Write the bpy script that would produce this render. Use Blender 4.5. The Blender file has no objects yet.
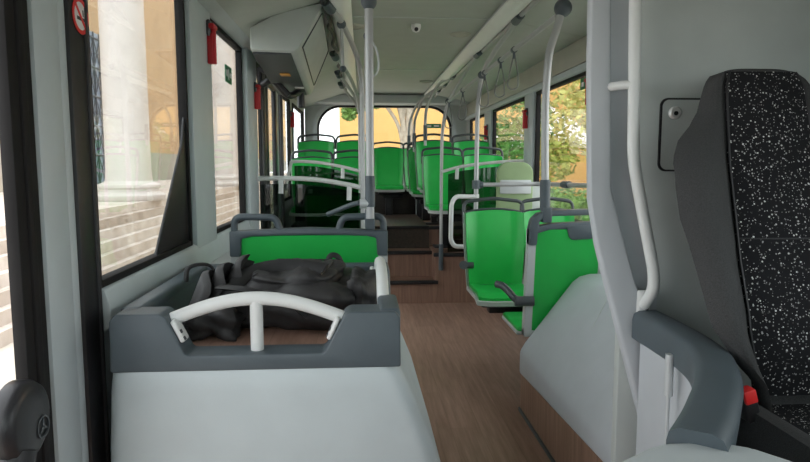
import bpy, bmesh, math, random
from mathutils import Vector, Matrix
random.seed(7)
SC = bpy.context.scene
COL = SC.collection
PI = math.pi
WL, WR, CZ = -0.84, 1.57, 2.47          # left wall, right wall, ceiling height (metres)

# ------------------------------------------------------------------ materials
def mat(name, col, rough=0.5, metal=0.0, var=0.06, scale=8.0, bump=0.0, bscale=200.0, spec=0.5, coat=0.0):
    m = bpy.data.materials.new(name); m.use_nodes = True
    nt = m.node_tree; b = nt.nodes['Principled BSDF']
    b.inputs['Roughness'].default_value = rough; b.inputs['Metallic'].default_value = metal
    b.inputs['Specular IOR Level'].default_value = spec; b.inputs['Coat Weight'].default_value = coat
    tc = nt.nodes.new('ShaderNodeTexCoord')
    n = nt.nodes.new('ShaderNodeTexNoise'); n.inputs['Scale'].default_value = scale; n.inputs['Detail'].default_value = 4
    nt.links.new(tc.outputs['Object'], n.inputs['Vector'])
    r = nt.nodes.new('ShaderNodeValToRGB')
    c1 = [max(0, c * (1 - var)) for c in col]; c2 = [min(1, c * (1 + var)) for c in col]
    r.color_ramp.elements[0].position = .3; r.color_ramp.elements[1].position = .7
    r.color_ramp.elements[0].color = (*c1, 1); r.color_ramp.elements[1].color = (*c2, 1)
    nt.links.new(n.outputs['Fac'], r.inputs['Fac']); nt.links.new(r.outputs['Color'], b.inputs['Base Color'])
    if bump:
        n2 = nt.nodes.new('ShaderNodeTexNoise'); n2.inputs['Scale'].default_value = bscale
        nt.links.new(tc.outputs['Object'], n2.inputs['Vector'])
        bp = nt.nodes.new('ShaderNodeBump'); bp.inputs['Strength'].default_value = bump; bp.inputs['Distance'].default_value = .002
        nt.links.new(n2.outputs['Fac'], bp.inputs['Height']); nt.links.new(bp.outputs['Normal'], b.inputs['Normal'])
    return m

def wood_mat(name, c1, c2, rough=.45, along='y', plank=.15):
    m = bpy.data.materials.new(name); m.use_nodes = True
    nt = m.node_tree; b = nt.nodes['Principled BSDF']; b.inputs['Roughness'].default_value = rough
    tc = nt.nodes.new('ShaderNodeTexCoord'); mp = nt.nodes.new('ShaderNodeMapping')
    mp.inputs['Scale'].default_value = {'y': (38, 2.2, 38), 'z': (38, 38, 2.2), 'x': (2.2, 38, 38)}[along]
    nt.links.new(tc.outputs['Object'], mp.inputs['Vector'])
    n = nt.nodes.new('ShaderNodeTexNoise'); n.inputs['Scale'].default_value = 1; n.inputs['Detail'].default_value = 7; n.inputs['Roughness'].default_value = .65
    nt.links.new(mp.outputs['Vector'], n.inputs['Vector'])
    r = nt.nodes.new('ShaderNodeValToRGB'); r.color_ramp.elements[0].position = .32; r.color_ramp.elements[1].position = .68
    r.color_ramp.elements[0].color = (*c1, 1); r.color_ramp.elements[1].color = (*c2, 1)
    nt.links.new(n.outputs['Fac'], r.inputs['Fac'])
    # planks: brick texture laid along the bus
    br = nt.nodes.new('ShaderNodeTexBrick'); mp2 = nt.nodes.new('ShaderNodeMapping')
    mp2.inputs['Rotation'].default_value = {'y': (0, 0, PI/2), 'z': (0, PI/2, 0), 'x': (0, 0, 0)}[along]
    nt.links.new(tc.outputs['Object'], mp2.inputs['Vector']); nt.links.new(mp2.outputs['Vector'], br.inputs['Vector'])
    br.inputs['Scale'].default_value = 1; br.inputs['Brick Width'].default_value = 1.1; br.inputs['Row Height'].default_value = plank
    br.inputs['Mortar Size'].default_value = .0012
    br.inputs['Color1'].default_value = (1, 1, 1, 1); br.inputs['Color2'].default_value = (.84, .82, .8, 1); br.inputs['Mortar'].default_value = (.7, .68, .66, 1)
    mx = nt.nodes.new('ShaderNodeMixRGB'); mx.blend_type = 'MULTIPLY'; mx.inputs['Fac'].default_value = 1
    nt.links.new(r.outputs['Color'], mx.inputs['Color1']); nt.links.new(br.outputs['Color'], mx.inputs['Color2'])
    nt.links.new(mx.outputs['Color'], b.inputs['Base Color'])
    return m

def speckle_mat(name):
    m = mat(name, (.012, .012, .014), .9, bump=.5, bscale=500, spec=.2)
    nt = m.node_tree; b = nt.nodes['Principled BSDF']
    tc = nt.nodes['Texture Coordinate']
    last = None
    for sc, th in ((95, .23), (62, .17), (150, .22)):
        v = nt.nodes.new('ShaderNodeTexVoronoi'); v.inputs['Scale'].default_value = sc
        nt.links.new(tc.outputs['Object'], v.inputs['Vector'])
        lt = nt.nodes.new('ShaderNodeMath'); lt.operation = 'LESS_THAN'; lt.inputs[1].default_value = th
        nt.links.new(v.outputs['Distance'], lt.inputs[0])
        sep = nt.nodes.new('ShaderNodeSeparateColor'); nt.links.new(v.outputs['Color'], sep.inputs['Color'])
        g = nt.nodes.new('ShaderNodeMath'); g.operation = 'GREATER_THAN'; g.inputs[1].default_value = .35
        nt.links.new(sep.outputs[0], g.inputs[0])
        mu = nt.nodes.new('ShaderNodeMath'); mu.operation = 'MULTIPLY'
        nt.links.new(lt.outputs[0], mu.inputs[0]); nt.links.new(g.outputs[0], mu.inputs[1])
        mu2 = nt.nodes.new('ShaderNodeMath'); mu2.operation = 'MULTIPLY'
        nt.links.new(mu.outputs[0], mu2.inputs[0]); nt.links.new(sep.outputs[1], mu2.inputs[1])
        if last is None: last = mu2
        else:
            mx = nt.nodes.new('ShaderNodeMath'); mx.operation = 'MAXIMUM'
            nt.links.new(last.outputs[0], mx.inputs[0]); nt.links.new(mu2.outputs[0], mx.inputs[1]); last = mx
    mix = nt.nodes.new('ShaderNodeMixRGB'); mix.inputs['Color1'].default_value = (.012, .012, .014, 1); mix.inputs['Color2'].default_value = (.8, .8, .78, 1)
    nt.links.new(last.outputs[0], mix.inputs['Fac'])
    nt.links.new(mix.outputs['Color'], b.inputs['Base Color'])
    return m

def glass_mat(name, tint, gloss=.06):
    m = bpy.data.materials.new(name); m.use_nodes = True
    nt = m.node_tree; nt.nodes.remove(nt.nodes['Principled BSDF'])
    out = nt.nodes['Material Output']
    t = nt.nodes.new('ShaderNodeBsdfTransparent'); t.inputs['Color'].default_value = (*tint, 1)
    g = nt.nodes.new('ShaderNodeBsdfGlossy'); g.inputs['Roughness'].default_value = .02
    lw = nt.nodes.new('ShaderNodeLayerWeight'); lw.inputs['Blend'].default_value = .25
    ml = nt.nodes.new('ShaderNodeMath'); ml.operation = 'MULTIPLY_ADD'; ml.inputs[1].default_value = .35; ml.inputs[2].default_value = gloss * .3
    nt.links.new(lw.outputs['Fresnel'], ml.inputs[0])
    mx = nt.nodes.new('ShaderNodeMixShader')
    nt.links.new(ml.outputs[0], mx.inputs['Fac']); nt.links.new(t.outputs[0], mx.inputs[1]); nt.links.new(g.outputs[0], mx.inputs[2])
    nt.links.new(mx.outputs[0], out.inputs['Surface'])
    return m

def brick_mat(name, c1, c2, mortar, bw, rh, ms, rough=.6, rot=(0, 0, 0)):
    m = bpy.data.materials.new(name); m.use_nodes = True
    nt = m.node_tree; b = nt.nodes['Principled BSDF']; b.inputs['Roughness'].default_value = rough
    tc = nt.nodes.new('ShaderNodeTexCoord'); mp = nt.nodes.new('ShaderNodeMapping'); mp.inputs['Rotation'].default_value = rot
    nt.links.new(tc.outputs['Object'], mp.inputs['Vector'])
    br = nt.nodes.new('ShaderNodeTexBrick'); br.inputs['Scale'].default_value = 1
    br.inputs['Brick Width'].default_value = bw; br.inputs['Row Height'].default_value = rh; br.inputs['Mortar Size'].default_value = ms
    br.inputs['Color1'].default_value = (*c1, 1); br.inputs['Color2'].default_value = (*c2, 1); br.inputs['Mortar'].default_value = (*mortar, 1)
    nt.links.new(mp.outputs['Vector'], br.inputs['Vector'])
    n = nt.nodes.new('ShaderNodeTexNoise'); n.inputs['Scale'].default_value = 3; n.inputs['Detail'].default_value = 6
    nt.links.new(tc.outputs['Object'], n.inputs['Vector'])
    r = nt.nodes.new('ShaderNodeValToRGB'); r.color_ramp.elements[0].color = (.8, .77, .74, 1); r.color_ramp.elements[1].color = (1, 1, 1, 1)
    r.color_ramp.elements[0].position = .35; r.color_ramp.elements[1].position = .6
    nt.links.new(n.outputs['Fac'], r.inputs['Fac'])
    mx = nt.nodes.new('ShaderNodeMixRGB'); mx.blend_type = 'MULTIPLY'; mx.inputs['Fac'].default_value = 1
    nt.links.new(br.outputs['Color'], mx.inputs['Color1']); nt.links.new(r.outputs['Color'], mx.inputs['Color2'])
    nt.links.new(mx.outputs['Color'], b.inputs['Base Color'])
    return m

M = dict(
    panel=mat('light_grey_panel', (.50, .56, .58), .45, var=.03, bump=.15, bscale=400),
    wall=mat('wall_grey', (.47, .51, .52), .5, var=.03, bump=.1, bscale=300),
    part=mat('partition_grey', (.48, .52, .505), .5, var=.04, bump=.2, bscale=300),
    cover=mat('cover_grey', (.50, .53, .56), .5, var=.03, bump=.15, bscale=350),
    ceil=mat('ceiling_greygreen', (.42, .45, .415), .6, var=.03, bump=.1, bscale=200),
    cove=mat('cove_beige', (.42, .42, .36), .6, var=.04),
    dark=mat('charcoal_plastic', (.078, .100, .115), .45, var=.08, bump=.25, bscale=500),
    dark2=mat('dark_grey_plastic', (.06, .068, .075), .4, var=.08, bump=.1, bscale=300),
    blk=mat('black_rubber', (.012, .012, .014), .45, var=.15),
    blkp=mat('black_plastic', (.018, .018, .02), .35, var=.15, bump=.2, bscale=400),
    blkm=mat('black_matt', (.016, .015, .015), .75, var=.15, spec=.2),
    strapm=mat('strap_grey', (.20, .21, .20), .5, var=.05),
    blkd=mat('dark_panel', (.035, .03, .027), .5, var=.25, scale=5),
    green=mat('green_seat_plastic', (.018, .46, .075), .32, var=.05, spec=.5),
    shell=mat('seat_shell_grey', (.55, .57, .57), .4, var=.03),
    pole=mat('pole_silver', (.44, .45, .455), .42, metal=.3, var=.03),
    white=mat('white_rail', (.72, .74, .73), .35, var=.02),
    chrome=mat('chrome', (.85, .85, .85), .3, metal=.5, var=.01),
    olive=mat('olive_pad', (.27, .37, .19), .65, var=.06, bump=.2),
    silver=mat('silver_plate', (.52, .55, .56), .4, metal=.2, var=.03),
    knit=mat('knit_fabric', (.060, .061, .062), .85, var=.2, scale=300, bump=.9, bscale=420, spec=.25),
    speck=speckle_mat('speckled_fabric'),
    bag=mat('bag_nylon', (.026, .025, .026), .6, var=.25, scale=25, bump=.5, bscale=90, spec=.45),
    bagz=mat('bag_webbing', (.010, .010, .011), .7, var=.2, scale=60),
    red=mat('red_plastic', (.50, .012, .02), .4, var=.05),
    redb=mat('bright_red', (.80, .03, .03), .35, var=.03),
    orange=mat('orange_label', (.7, .33, .06), .5, var=.05),
    gsign=mat('green_sign', (.02, .20, .08), .4, var=.05),
    wsign=mat('white_sign', (.8, .8, .8), .4, var=.02),
    diff=mat('lamp_diffuser', (.85, .87, .85), .35, var=.02),
    floor=wood_mat('vinyl_plank_floor', (.30, .175, .13), (.48, .30, .232), .45, 'y', .16),
    facing=wood_mat('wood_facing', (.24, .14, .10), (.40, .25, .18), .45, 'z', .5),
    facingx=wood_mat('wood_riser', (.23, .13, .095), (.38, .225, .165), .45, 'z', .5),
    step=wood_mat('step_vinyl', (.045, .032, .025), (.085, .06, .045), .5, 'y', .3),
    glass=glass_mat('window_glass', (.93, .95, .94), .1),
    tint=glass_mat('tinted_glass', (.86, .90, .88), .1),
    smoke=glass_mat('smoked_glass', (.10, .13, .11), .12),
    marble=brick_mat('marble_blocks', (.68, .62, .565), (.63, .56, .50), (.50, .43, .37), 1.5, .32, .012, .6, (PI/2, 0, PI/2)),
    marblet=brick_mat('marble_treads', (.78, .71, .64), (.72, .65, .57), (.6, .52, .45), 1.2, .9, .012, .6, (0, 0, PI/2)),
    column=mat('column_marble', (.60, .545, .51), .6, var=.07, scale=3),
    tan=mat('tan_plaster', (.46, .31, .17), .85, var=.1, scale=1.5),
    tanb=mat('grey_dado', (.34, .32, .27), .85, var=.08, scale=2),
    yellow=mat('yellow_plaster', (.75, .46, .17), .85, var=.05, scale=1),
    peach=mat('peach_plaster', (.80, .56, .34), .85, var=.06, scale=1),
    pale=mat('pale_window', (.62, .66, .66), .3, var=.05, scale=.8),
    gate=mat('dark_gate', (.05, .055, .07), .5, var=.1),
    gatep=mat('gate_blue', (.30, .36, .46), .6, var=.1),
    bark=mat('pale_bark', (.42, .36, .29), .85, var=.25, scale=9, bump=.6, bscale=30),
    leaf=mat('leaf_green', (.13, .24, .055), .6, var=.5, scale=3),
    leafy=mat('leaf_yellow', (.46, .44, .12), .6, var=.45, scale=2.5),
    leafd=mat('leaf_hedge', (.14, .25, .05), .6, var=.5, scale=5),
    asphalt=mat('asphalt', (.30, .29, .27), .9, var=.12, scale=4),
    paving=mat('pale_paving', (.55, .50, .43), .85, var=.08, scale=2),
)

# ------------------------------------------------------------------ mesh helpers
def add(bm, piece):
    me = bpy.data.meshes.new('tmp'); piece.to_mesh(me); bm.from_mesh(me); bpy.data.meshes.remove(me); piece.free()
    return bm
def new(): return bmesh.new()
def bev(p, off, seg, ang=20):
    es = [e for e in p.edges if len(e.link_faces) == 2 and e.calc_face_angle(0) > math.radians(ang)]
    bmesh.ops.bevel(p, geom=es, offset=off, segments=seg, affect='EDGES', profile=.5, clamp_overlap=True)
def box(bm, lo, hi, b=0, seg=2, mtx=None):
    p = new(); bmesh.ops.create_cube(p, size=1)
    c = [(lo[i] + hi[i]) / 2 for i in range(3)]; s = [abs(hi[i] - lo[i]) for i in range(3)]
    for v in p.verts: v.co = Vector((v.co.x * s[0] + c[0], v.co.y * s[1] + c[1], v.co.z * s[2] + c[2]))
    if b: bev(p, b, seg)
    if mtx: p.transform(mtx)
    return add(bm, p)
def prism(bm, poly, axis, a, b, bv=0, seg=2):
    """poly in the two other axes, extruded along axis from a to b"""
    p = new()
    def pt(q, t):
        return {'x': (t, q[0], q[1]), 'y': (q[0], t, q[1]), 'z': (q[0], q[1], t)}[axis]
    A = [p.verts.new(pt(q, a)) for q in poly]; B = [p.verts.new(pt(q, b)) for q in poly]
    p.faces.new(A); p.faces.new(B[::-1]); n = len(poly)
    for i in range(n): p.faces.new((A[i], B[i], B[(i + 1) % n], A[(i + 1) % n]))
    bmesh.ops.recalc_face_normals(p, faces=p.faces[:])
    if bv: bev(p, bv, seg)
    return add(bm, p)
def fillet(pts, r, n=6):
    pts = [Vector(p) for p in pts]; out = [pts[0]]
    for i in range(1, len(pts) - 1):
        a, b, c = pts[i - 1], pts[i], pts[i + 1]
        d1, d2 = (a - b), (c - b); l = min(r, d1.length * .49, d2.length * .49)
        p1, p2 = b + d1.normalized() * l, b + d2.normalized() * l
        for k in range(n + 1):
            t = k / n; out.append(p1 * (1 - t) ** 2 + b * 2 * t * (1 - t) + p2 * t * t)
    out.append(pts[-1]); return out
def spline(pts, n=8):
    P = [Vector(p) for p in pts]; P = [P[0] * 2 - P[1]] + P + [P[-1] * 2 - P[-2]]; out = []
    for i in range(1, len(P) - 2):
        for k in range(n):
            t = k / n; a, b, c, d = P[i - 1], P[i], P[i + 1], P[i + 2]
            out.append(.5 * ((2 * b) + (c - a) * t + (2 * a - 5 * b + 4 * c - d) * t * t + (3 * b - a - 3 * c + d) * t ** 3))
    out.append(P[-2]); return out
def tube(bm, pts, r, n=12, flat=1.0, closed=False):
    pts = [Vector(p) for p in pts]; q = [pts[0]]
    for p in pts[1:]:
        if (p - q[-1]).length > 1e-5: q.append(p)
    pts = q; N = len(pts); up = None; rings = []; p = new()
    for i in range(N):
        a = pts[i - 1] if i else (pts[-1] if closed else pts[0]); c = pts[(i + 1) % N] if (closed or i < N - 1) else pts[i]
        t = (c - a).normalized()
        if up is None:
            up = Vector((0, 0, 1)) if abs(t.z) < .9 else Vector((0, 1, 0))
        up = (up - t * up.dot(t)).normalized(); sd = t.cross(up)
        rr = r[i] if isinstance(r, (list, tuple)) else r
        rings.append([p.verts.new(pts[i] + (sd * math.cos(2 * PI * k / n) + up * math.sin(2 * PI * k / n) * flat) * rr) for k in range(n)])
    for i in range(N if closed else N - 1):
        A, B = rings[i], rings[(i + 1) % N]
        for k in range(n): p.faces.new((A[k], A[(k + 1) % n], B[(k + 1) % n], B[k]))
    if not closed:
        p.faces.new(rings[0][::-1]); p.faces.new(rings[-1])
    bmesh.ops.recalc_face_normals(p, faces=p.faces[:])
    return add(bm, p)
def cyl(bm, a, b, r, n=16): return tube(bm, [a, b], r, n)
def ball(bm, c, r, sc=(1, 1, 1)):
    p = new(); bmesh.ops.create_uvsphere(p, u_segments=20, v_segments=12, radius=r)
    for v in p.verts: v.co = Vector((v.co.x * sc[0] + c[0], v.co.y * sc[1] + c[1], v.co.z * sc[2] + c[2]))
    return add(bm, p)
def lathe(bm, prof, c, axis='z', n=28):
    p = new(); rings = []
    for r, h in prof:
        ring = []
        for k in range(n):
            a = 2 * PI * k / n; u, v = r * math.cos(a), r * math.sin(a)
            co = {'z': (u, v, h), 'x': (h, u, v), 'y': (u, h, v)}[axis]
            ring.append(p.verts.new(Vector(co) + Vector(c)))
        rings.append(ring)
    for A, B in zip(rings, rings[1:]):
        for k in range(n): p.faces.new((A[k], A[(k + 1) % n], B[(k + 1) % n], B[k]))
    p.faces.new(rings[0][::-1]); p.faces.new(rings[-1])
    bmesh.ops.recalc_face_normals(p, faces=p.faces[:])
    return add(bm, p)
def slab(bm, F, U, V, off):
    """solid sheet: F(u,v) front point, off(u,v) vector to the back surface"""
    p = new(); A = []; B = []
    for i in range(V + 1):
        ra = []; rb = []
        for j in range(U + 1):
            u, v = -1 + 2 * j / U, i / V; q = Vector(F(u, v)); ra.append(p.verts.new(q)); rb.append(p.verts.new(q + Vector(off(u, v))))
        A.append(ra); B.append(rb)
    for i in range(V):
        for j in range(U):
            p.faces.new((A[i][j], A[i][j + 1], A[i + 1][j + 1], A[i + 1][j])); p.faces.new((B[i][j], B[i + 1][j], B[i + 1][j + 1], B[i][j + 1]))
    for i in range(V):
        p.faces.new((A[i][0], A[i + 1][0], B[i + 1][0], B[i][0])); p.faces.new((A[i][U], B[i][U], B[i + 1][U], A[i + 1][U]))
    for j in range(U):
        p.faces.new((A[0][j], B[0][j], B[0][j + 1], A[0][j + 1])); p.faces.new((A[V][j], A[V][j + 1], B[V][j + 1], B[V][j]))
    bmesh.ops.recalc_face_normals(p, faces=p.faces[:])
    return add(bm, p)

def obj(name, bm, m, parent=None, smooth=40, label=None):
    me = bpy.data.meshes.new(name); bm.to_mesh(me); bm.free()
    for f in me.polygons: f.use_smooth = True
    me.set_sharp_from_angle(angle=math.radians(smooth))
    me.materials.append(m if not isinstance(m, str) else M[m])
    o = bpy.data.objects.new(name, me); COL.objects.link(o)
    if parent:
        o.parent = parent
        base = parent.location.copy(); p = parent
        if p.parent: base = Vector((0, 0, 0)) if p.get('_w') else base
        o.location = -base if not p.parent else (0, 0, 0)
    if label: o['label'] = label
    return o
def thing(name, label, cat, loc, group=None):
    o = bpy.data.objects.new(name, None); o.empty_display_size = .05; COL.objects.link(o); o.location = loc
    o['label'] = label; o['category'] = cat
    if group: o['group'] = group
    return o
def tag(o, label, cat, group=None, kind=None):
    o['label'] = label; o['category'] = cat
    if group: o['group'] = group
    if kind: o['kind'] = kind
    return o
def struct(name, bm, m, parent=None, smooth=30):
    o = obj(name, bm, m, parent, smooth)
    if not parent: o['kind'] = 'structure'
    return o
def dup(root, loc, label, rotz=None, scale=None, group=None):
    r = root.copy(); COL.objects.link(r); r.location = loc; r['label'] = label
    if group: r['group'] = group
    if rotz is not None: r.rotation_euler = (0, 0, rotz)
    if scale: r.scale = scale
    for ch in list(root.children):
        c = ch.copy(); COL.objects.link(c); c.parent = r
        for g in list(ch.children):
            d = g.copy(); COL.objects.link(d); d.parent = c
    return r

# ------------------------------------------------------------------ camera
F_PX, TH, PH = 625.0, math.radians(3.91), math.radians(6.03)
cam = bpy.data.cameras.new('camera'); co = bpy.data.objects.new('camera', cam); COL.objects.link(co)
fw = Vector((math.sin(TH) * math.cos(PH), math.cos(TH) * math.cos(PH), -math.sin(PH)))
rt = Vector((math.cos(TH), -math.sin(TH), 0)); up = rt.cross(fw)
co.matrix_world = Matrix(((rt.x, up.x, -fw.x, 0), (rt.y, up.y, -fw.y, 0), (rt.z, up.z, -fw.z, 1.45), (0, 0, 0, 1)))
cam.sensor_width = 36; cam.lens = F_PX / 810 * 36; cam.clip_start = .05; cam.clip_end = 300
SC.camera = co

# ------------------------------------------------------------------ setting: shell of the bus
bm = new(); box(bm, (WL - .05, -1.0, -.06), (WR + .05, 6.45, 0)); struct('floor', bm, 'floor')

# ceiling: flat middle, slopes to both sides, seams are real gaps between panels
bm = new()
for y0, y1 in ((-1.0, 2.05), (2.056, 4.46), (4.466, 6.86), (6.866, 9.55)):
    prism(bm, [(WL - .05, 2.27), (WL - .05, 2.35), (-.32, 2.53), (1.05, 2.53), (WR + .05, 2.42), (WR + .05, 2.345), (1.05, 2.455), (.9, CZ), (-.2, CZ), (-.32, 2.44)], 'y', y0, y1)
struct('ceiling', bm, 'ceil')
for k, y in enumerate((2.053, 4.463, 6.863)):
    bm = new(); box(bm, (-.31, y - .012, CZ - .004), (.9, y + .012, CZ + .01), .002); struct('trim_%d' % (20 + k), bm, 'part')
bm = new(); box(bm, (WL - .1, -1.0, 2.54), (WR + .1, 9.6, 2.62)); struct('roof', bm, 'wall')

def hole_wall(bm, x0, x1, y0, y1, z0, z1, holes):
    """wall slab in a Y/Z plane with rectangular openings (ya,yb,za,zb), sorted along y"""
    y = y0
    for ya, yb, za, zb in holes:
        box(bm, (x0, y, z0), (x1, ya, z1)); box(bm, (x0, ya, z0), (x1, yb, za)); box(bm, (x0, ya, zb), (x1, yb, z1)); y = yb
    box(bm, (x0, y, z0), (x1, y1, z1))

# left wall (door side of the bus); front door opening is nearer than y = 1.58
bm = new()
hole_wall(bm, WL - .036, WL - .012, 1.96, 4.97, -.3, 2.45, [(2.03, 3.12, 1.06, 2.26), (3.62, 4.55, 1.06, 2.26)])
hole_wall(bm, WL - .036, WL - .012, 6.42, 9.5, -.3, 2.45, [(6.62, 7.5, 1.06, 2.2), (7.85, 9.2, 1.06, 2.2)])
box(bm, (WL - .036, 4.97, 2.3), (WL - .012, 6.42, 2.45))
box(bm, (WL - .06, -1.0, 2.15), (WL - .012, 1.96, 2.45)); box(bm, (WL - .06, -1.0, -.3), (WL - .012, .35, 2.2))
struct('wall_left', bm, 'wall')
# inner ledge / sill under the left windows and pillars between them
bm = new(); prism(bm, [(WL - .012, 1.06), (WL + .015, 1.05), (WL + .03, 1.0), (WL + .03, .93), (WL - .012, .90)], 'y', 2.03, 4.97, .006); struct('trim_1', bm, 'panel')
bm = new(); box(bm, (WL - .012, 3.16, 1.0), (WL + .02, 3.58, 2.3), .012); struct('trim_2', bm, 'panel')
bm = new(); box(bm, (WL - .012, 4.58, 1.0), (WL + .035, 4.97, 2.3), .012); struct('trim_3', bm, 'panel')
bm = new(); prism(bm, [(WL - .012, 2.262), (WL + .03, 2.275), (WL + .155, 2.36), (WL + .155, 2.44), (WL - .012, 2.45)], 'y', 1.9, 4.98, .01); struct('trim_4', bm, 'wall')

def window(n, x, y0, y1, z0, z1, side, fr=.026):
    """side window: black rubber frame with pane"""
    s = 1 if side == 'left' else -1
    bm = new(); xa, xb = x - .038 * s, x + .004 * s
    lo, hi = min(xa, xb), max(xa, xb)
    box(bm, (lo, y0, z0), (hi, y0 + fr, z1), .003); box(bm, (lo, y1 - fr, z0), (hi, y1, z1), .003)
    box(bm, (lo, y0 + fr, z0), (hi, y1 - fr, z0 + fr), .003); box(bm, (lo, y0 + fr, z1 - fr), (hi, y1 - fr, z1), .003)
    w = struct('window_%d' % n, bm, 'blkm')
    bm = new(); box(bm, (x - .024 * s - .002, y0 + .01, z0 + .01), (x - .024 * s + .002, y1 - .01, z1 - .01)); obj('pane', bm, 'glass', w)
    return w
w1 = window(1, WL, 2.02, 3.13, 1.055, 2.265, 'left')
bm = new(); prism(bm, [(2.60, 1.06), (3.12, 1.06), (3.12, 1.72), (3.06, 1.56)], 'x', WL - .02, WL - .008, .002); obj('corner_panel', bm, 'blkp', w1)
window(2, WL, 3.61, 4.56, 1.055, 2.265, 'left')
window(3, WL, 6.61, 7.51, 1.055, 2.205, 'left')
window(4, WL, 7.84, 9.21, 1.055, 2.205, 'left')

# front door post group (near, far left of the picture)
bm = new(); box(bm, (WL - .045, 1.60, -.3), (WL - .008, 1.715, 2.45), .012); box(bm, (WL - .04, 1.64, -.3), (WL + .0, 1.67, 2.45), .006); struct('door_1', bm, 'blkm')
bm = new(); box(bm, (WL - .07, 1.715, -.3), (WL + .0, 1.865, 2.45), .018); box(bm, (WL - .06, 1.86, -.3), (WL - .005, 1.91, 2.45), .01); struct('trim_5', bm, 'panel')
bm = new(); box(bm, (WL - .06, 1.905, 0), (WL + .006, 2.03, 2.45), .012); tube(bm, [(WL + .004, 2.01, 0), (WL + .004, 2.01, 2.45)], .010, 10); struct('trim_6', bm, 'blk')

# right wall with three big windows
bm = new()
hole_wall(bm, WR + .012, WR + .036, -1.0, 9.5, -.3, 2.45, [(.2, 1.4, 1.1, 1.95), (2.2, 5.62, 1.02, 2.1), (6.0, 7.49, 1.02, 2.1), (7.98, 9.1, 1.02, 2.1)])
struct('wall_right', bm, 'wall')
window(5, WR, 2.19, 5.63, 1.015, 2.105, 'right')
window(6, WR, 5.99, 7.50, 1.015, 2.105, 'right')
window(7, WR, 7.97, 9.11, 1.015, 2.105, 'right')
window(8, WR, .19, 1.41, 1.095, 1.955, 'right')  # driver's window, out of view, narrowed to let less light in
bm = new(); prism(bm, [(WR + .012, 2.10), (WR - .02, 2.115), (WR - .02, 2.16), (WR + .012, 2.17)], 'y', 2.1, 9.5, .004); struct('trim_7', bm, 'panel')
bm = new(); prism(bm, [(WR + .012, 2.17), (WR - .012, 2.17), (WR - .012, 2.34), (WR + .012, 2.36)], 'y', 2.1, 9.5, .003); struct('trim_8', bm, 'cove')
for k, (a, b) in enumerate(((5.66, 5.97), (7.53, 7.95))):
    bm = new(); box(bm, (WR - .02, a, .95), (WR + .012, b, 2.11), .01); struct('trim_%d' % (9 + k), bm, 'panel')

# rear wall with the round-cornered rear window
def rrect(x0, x1, z0, z1, rt_, rb, n=10):
    P = []
    for cx, cz, r, a0 in ((x1 - rt_, z1 - rt_, rt_, 0), (x0 + rt_, z1 - rt_, rt_, PI / 2), (x0 + rb, z0 + rb, rb, PI), (x1 - rb, z0 + rb, rb, 1.5 * PI)):
        for k in range(n + 1):
            a = a0 + PI / 2 * k / n; P.append((cx + r * math.cos(a), cz + r * math.sin(a)))
    return P
def ring(bm, inner, outer, axis, a, b):
    p = new(); pt = {'y': lambda q, t: (q[0], t, q[1]), 'x': lambda q, t: (t, q[0], q[1])}[axis]
    n = len(inner); L = [[p.verts.new(pt(q, t)) for q in poly] for t in (a, b) for poly in (inner, outer)]
    for i in range(n):
        j = (i + 1) % n
        p.faces.new((L[0][i], L[0][j], L[1][j], L[1][i])); p.faces.new((L[2][i], L[3][i], L[3][j], L[2][j]))
        p.faces.new((L[0][i], L[2][i], L[2][j], L[0][j])); p.faces.new((L[1][i], L[1][j], L[3][j], L[3][i]))
    bmesh.ops.recalc_face_normals(p, faces=p.faces[:]); return add(bm, p)
inn = rrect(-.66, 1.345, 1.45, 2.325, .34, .1)
bm = new(); ring(bm, inn, rrect(WL, WR, 1.30, 2.5, .012, .012), 'y', 9.42, 9.5); box(bm, (WL, 9.42, -.3), (WR, 9.5, 1.30)); struct('wall_rear', bm, 'part')
bm = new(); ring(bm, inn, rrect(-.72, 1.405, 1.39, 2.385, .38, .12), 'y', 9.38, 9.43); struct('trim_11', bm, 'wall')
bm = new(); ring(bm, rrect(-.63, 1.315, 1.48, 2.295, .32, .08), inn, 'y', 9.41, 9.46); w9 = struct('window_9', bm, 'blk')
bm = new(); prism(bm, inn, 'y', 9.455, 9.459); obj('pane', bm, 'glass', w9)
bm = new(); box(bm, (WL, 9.1, 2.33), (WR, 9.42, 2.46), .03); struct('trim_12', bm, 'wall')

# raised rear: stepped aisle and podiums under the rear seats
def plat(name, x0, x1, y0, y1, z, mt='step'):
    bm = new(); box(bm, (x0, y0, -.06), (x1, y1, z)); return struct(name, bm, mt)
plat('floor_step', .1, .76, 6.45, 6.78, .23, 'facingx')
plat('floor_step', .1, .76, 6.78, 7.08, .50, 'facingx')
plat('floor_aisle', .1, .76, 7.08, 8.9, .75)
plat('floor_podium', .76, WR, 6.45, 7.1, .52, 'facingx')
plat('floor_podium', .76, WR, 7.1, 7.95, .74, 'facingx')
plat('floor_podium', .76, WR, 7.95, 8.9, .66, 'facingx')
plat('floor_podium', WL, .1, 6.75, 7.4, .52)
plat('floor_podium', WL, .1, 7.4, 8.9, .74)
plat('floor_podium', WL, WR, 8.9, 9.42, .70)
for k, (x0, x1, y, z) in enumerate(((.1, .79, 6.45, .23), (.1, .76, 6.78, .50), (.1, .76, 7.08, .75), (.74, WR - .3, 6.45, .52), (.70, WR - .3, 7.1, .74))):
    bm = new(); box(bm, (x0, y - .025, z - .025), (x1, y + .03, z + .012), .008); struct('trim_%d' % (13 + k), bm, 'blk')
bm = new(); box(bm, (.1, 8.865, .70), (.76, 8.9, 1.10), .004)
for x in (.18, .45): ring(bm, rrect(x, x + .2, .84, 1.02, .02, .02), rrect(x - .012, x + .212, .828, 1.032, .025, .025), 'y', 8.858, 8.866)
struct('wall_riser', bm, 'blkd')

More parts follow.
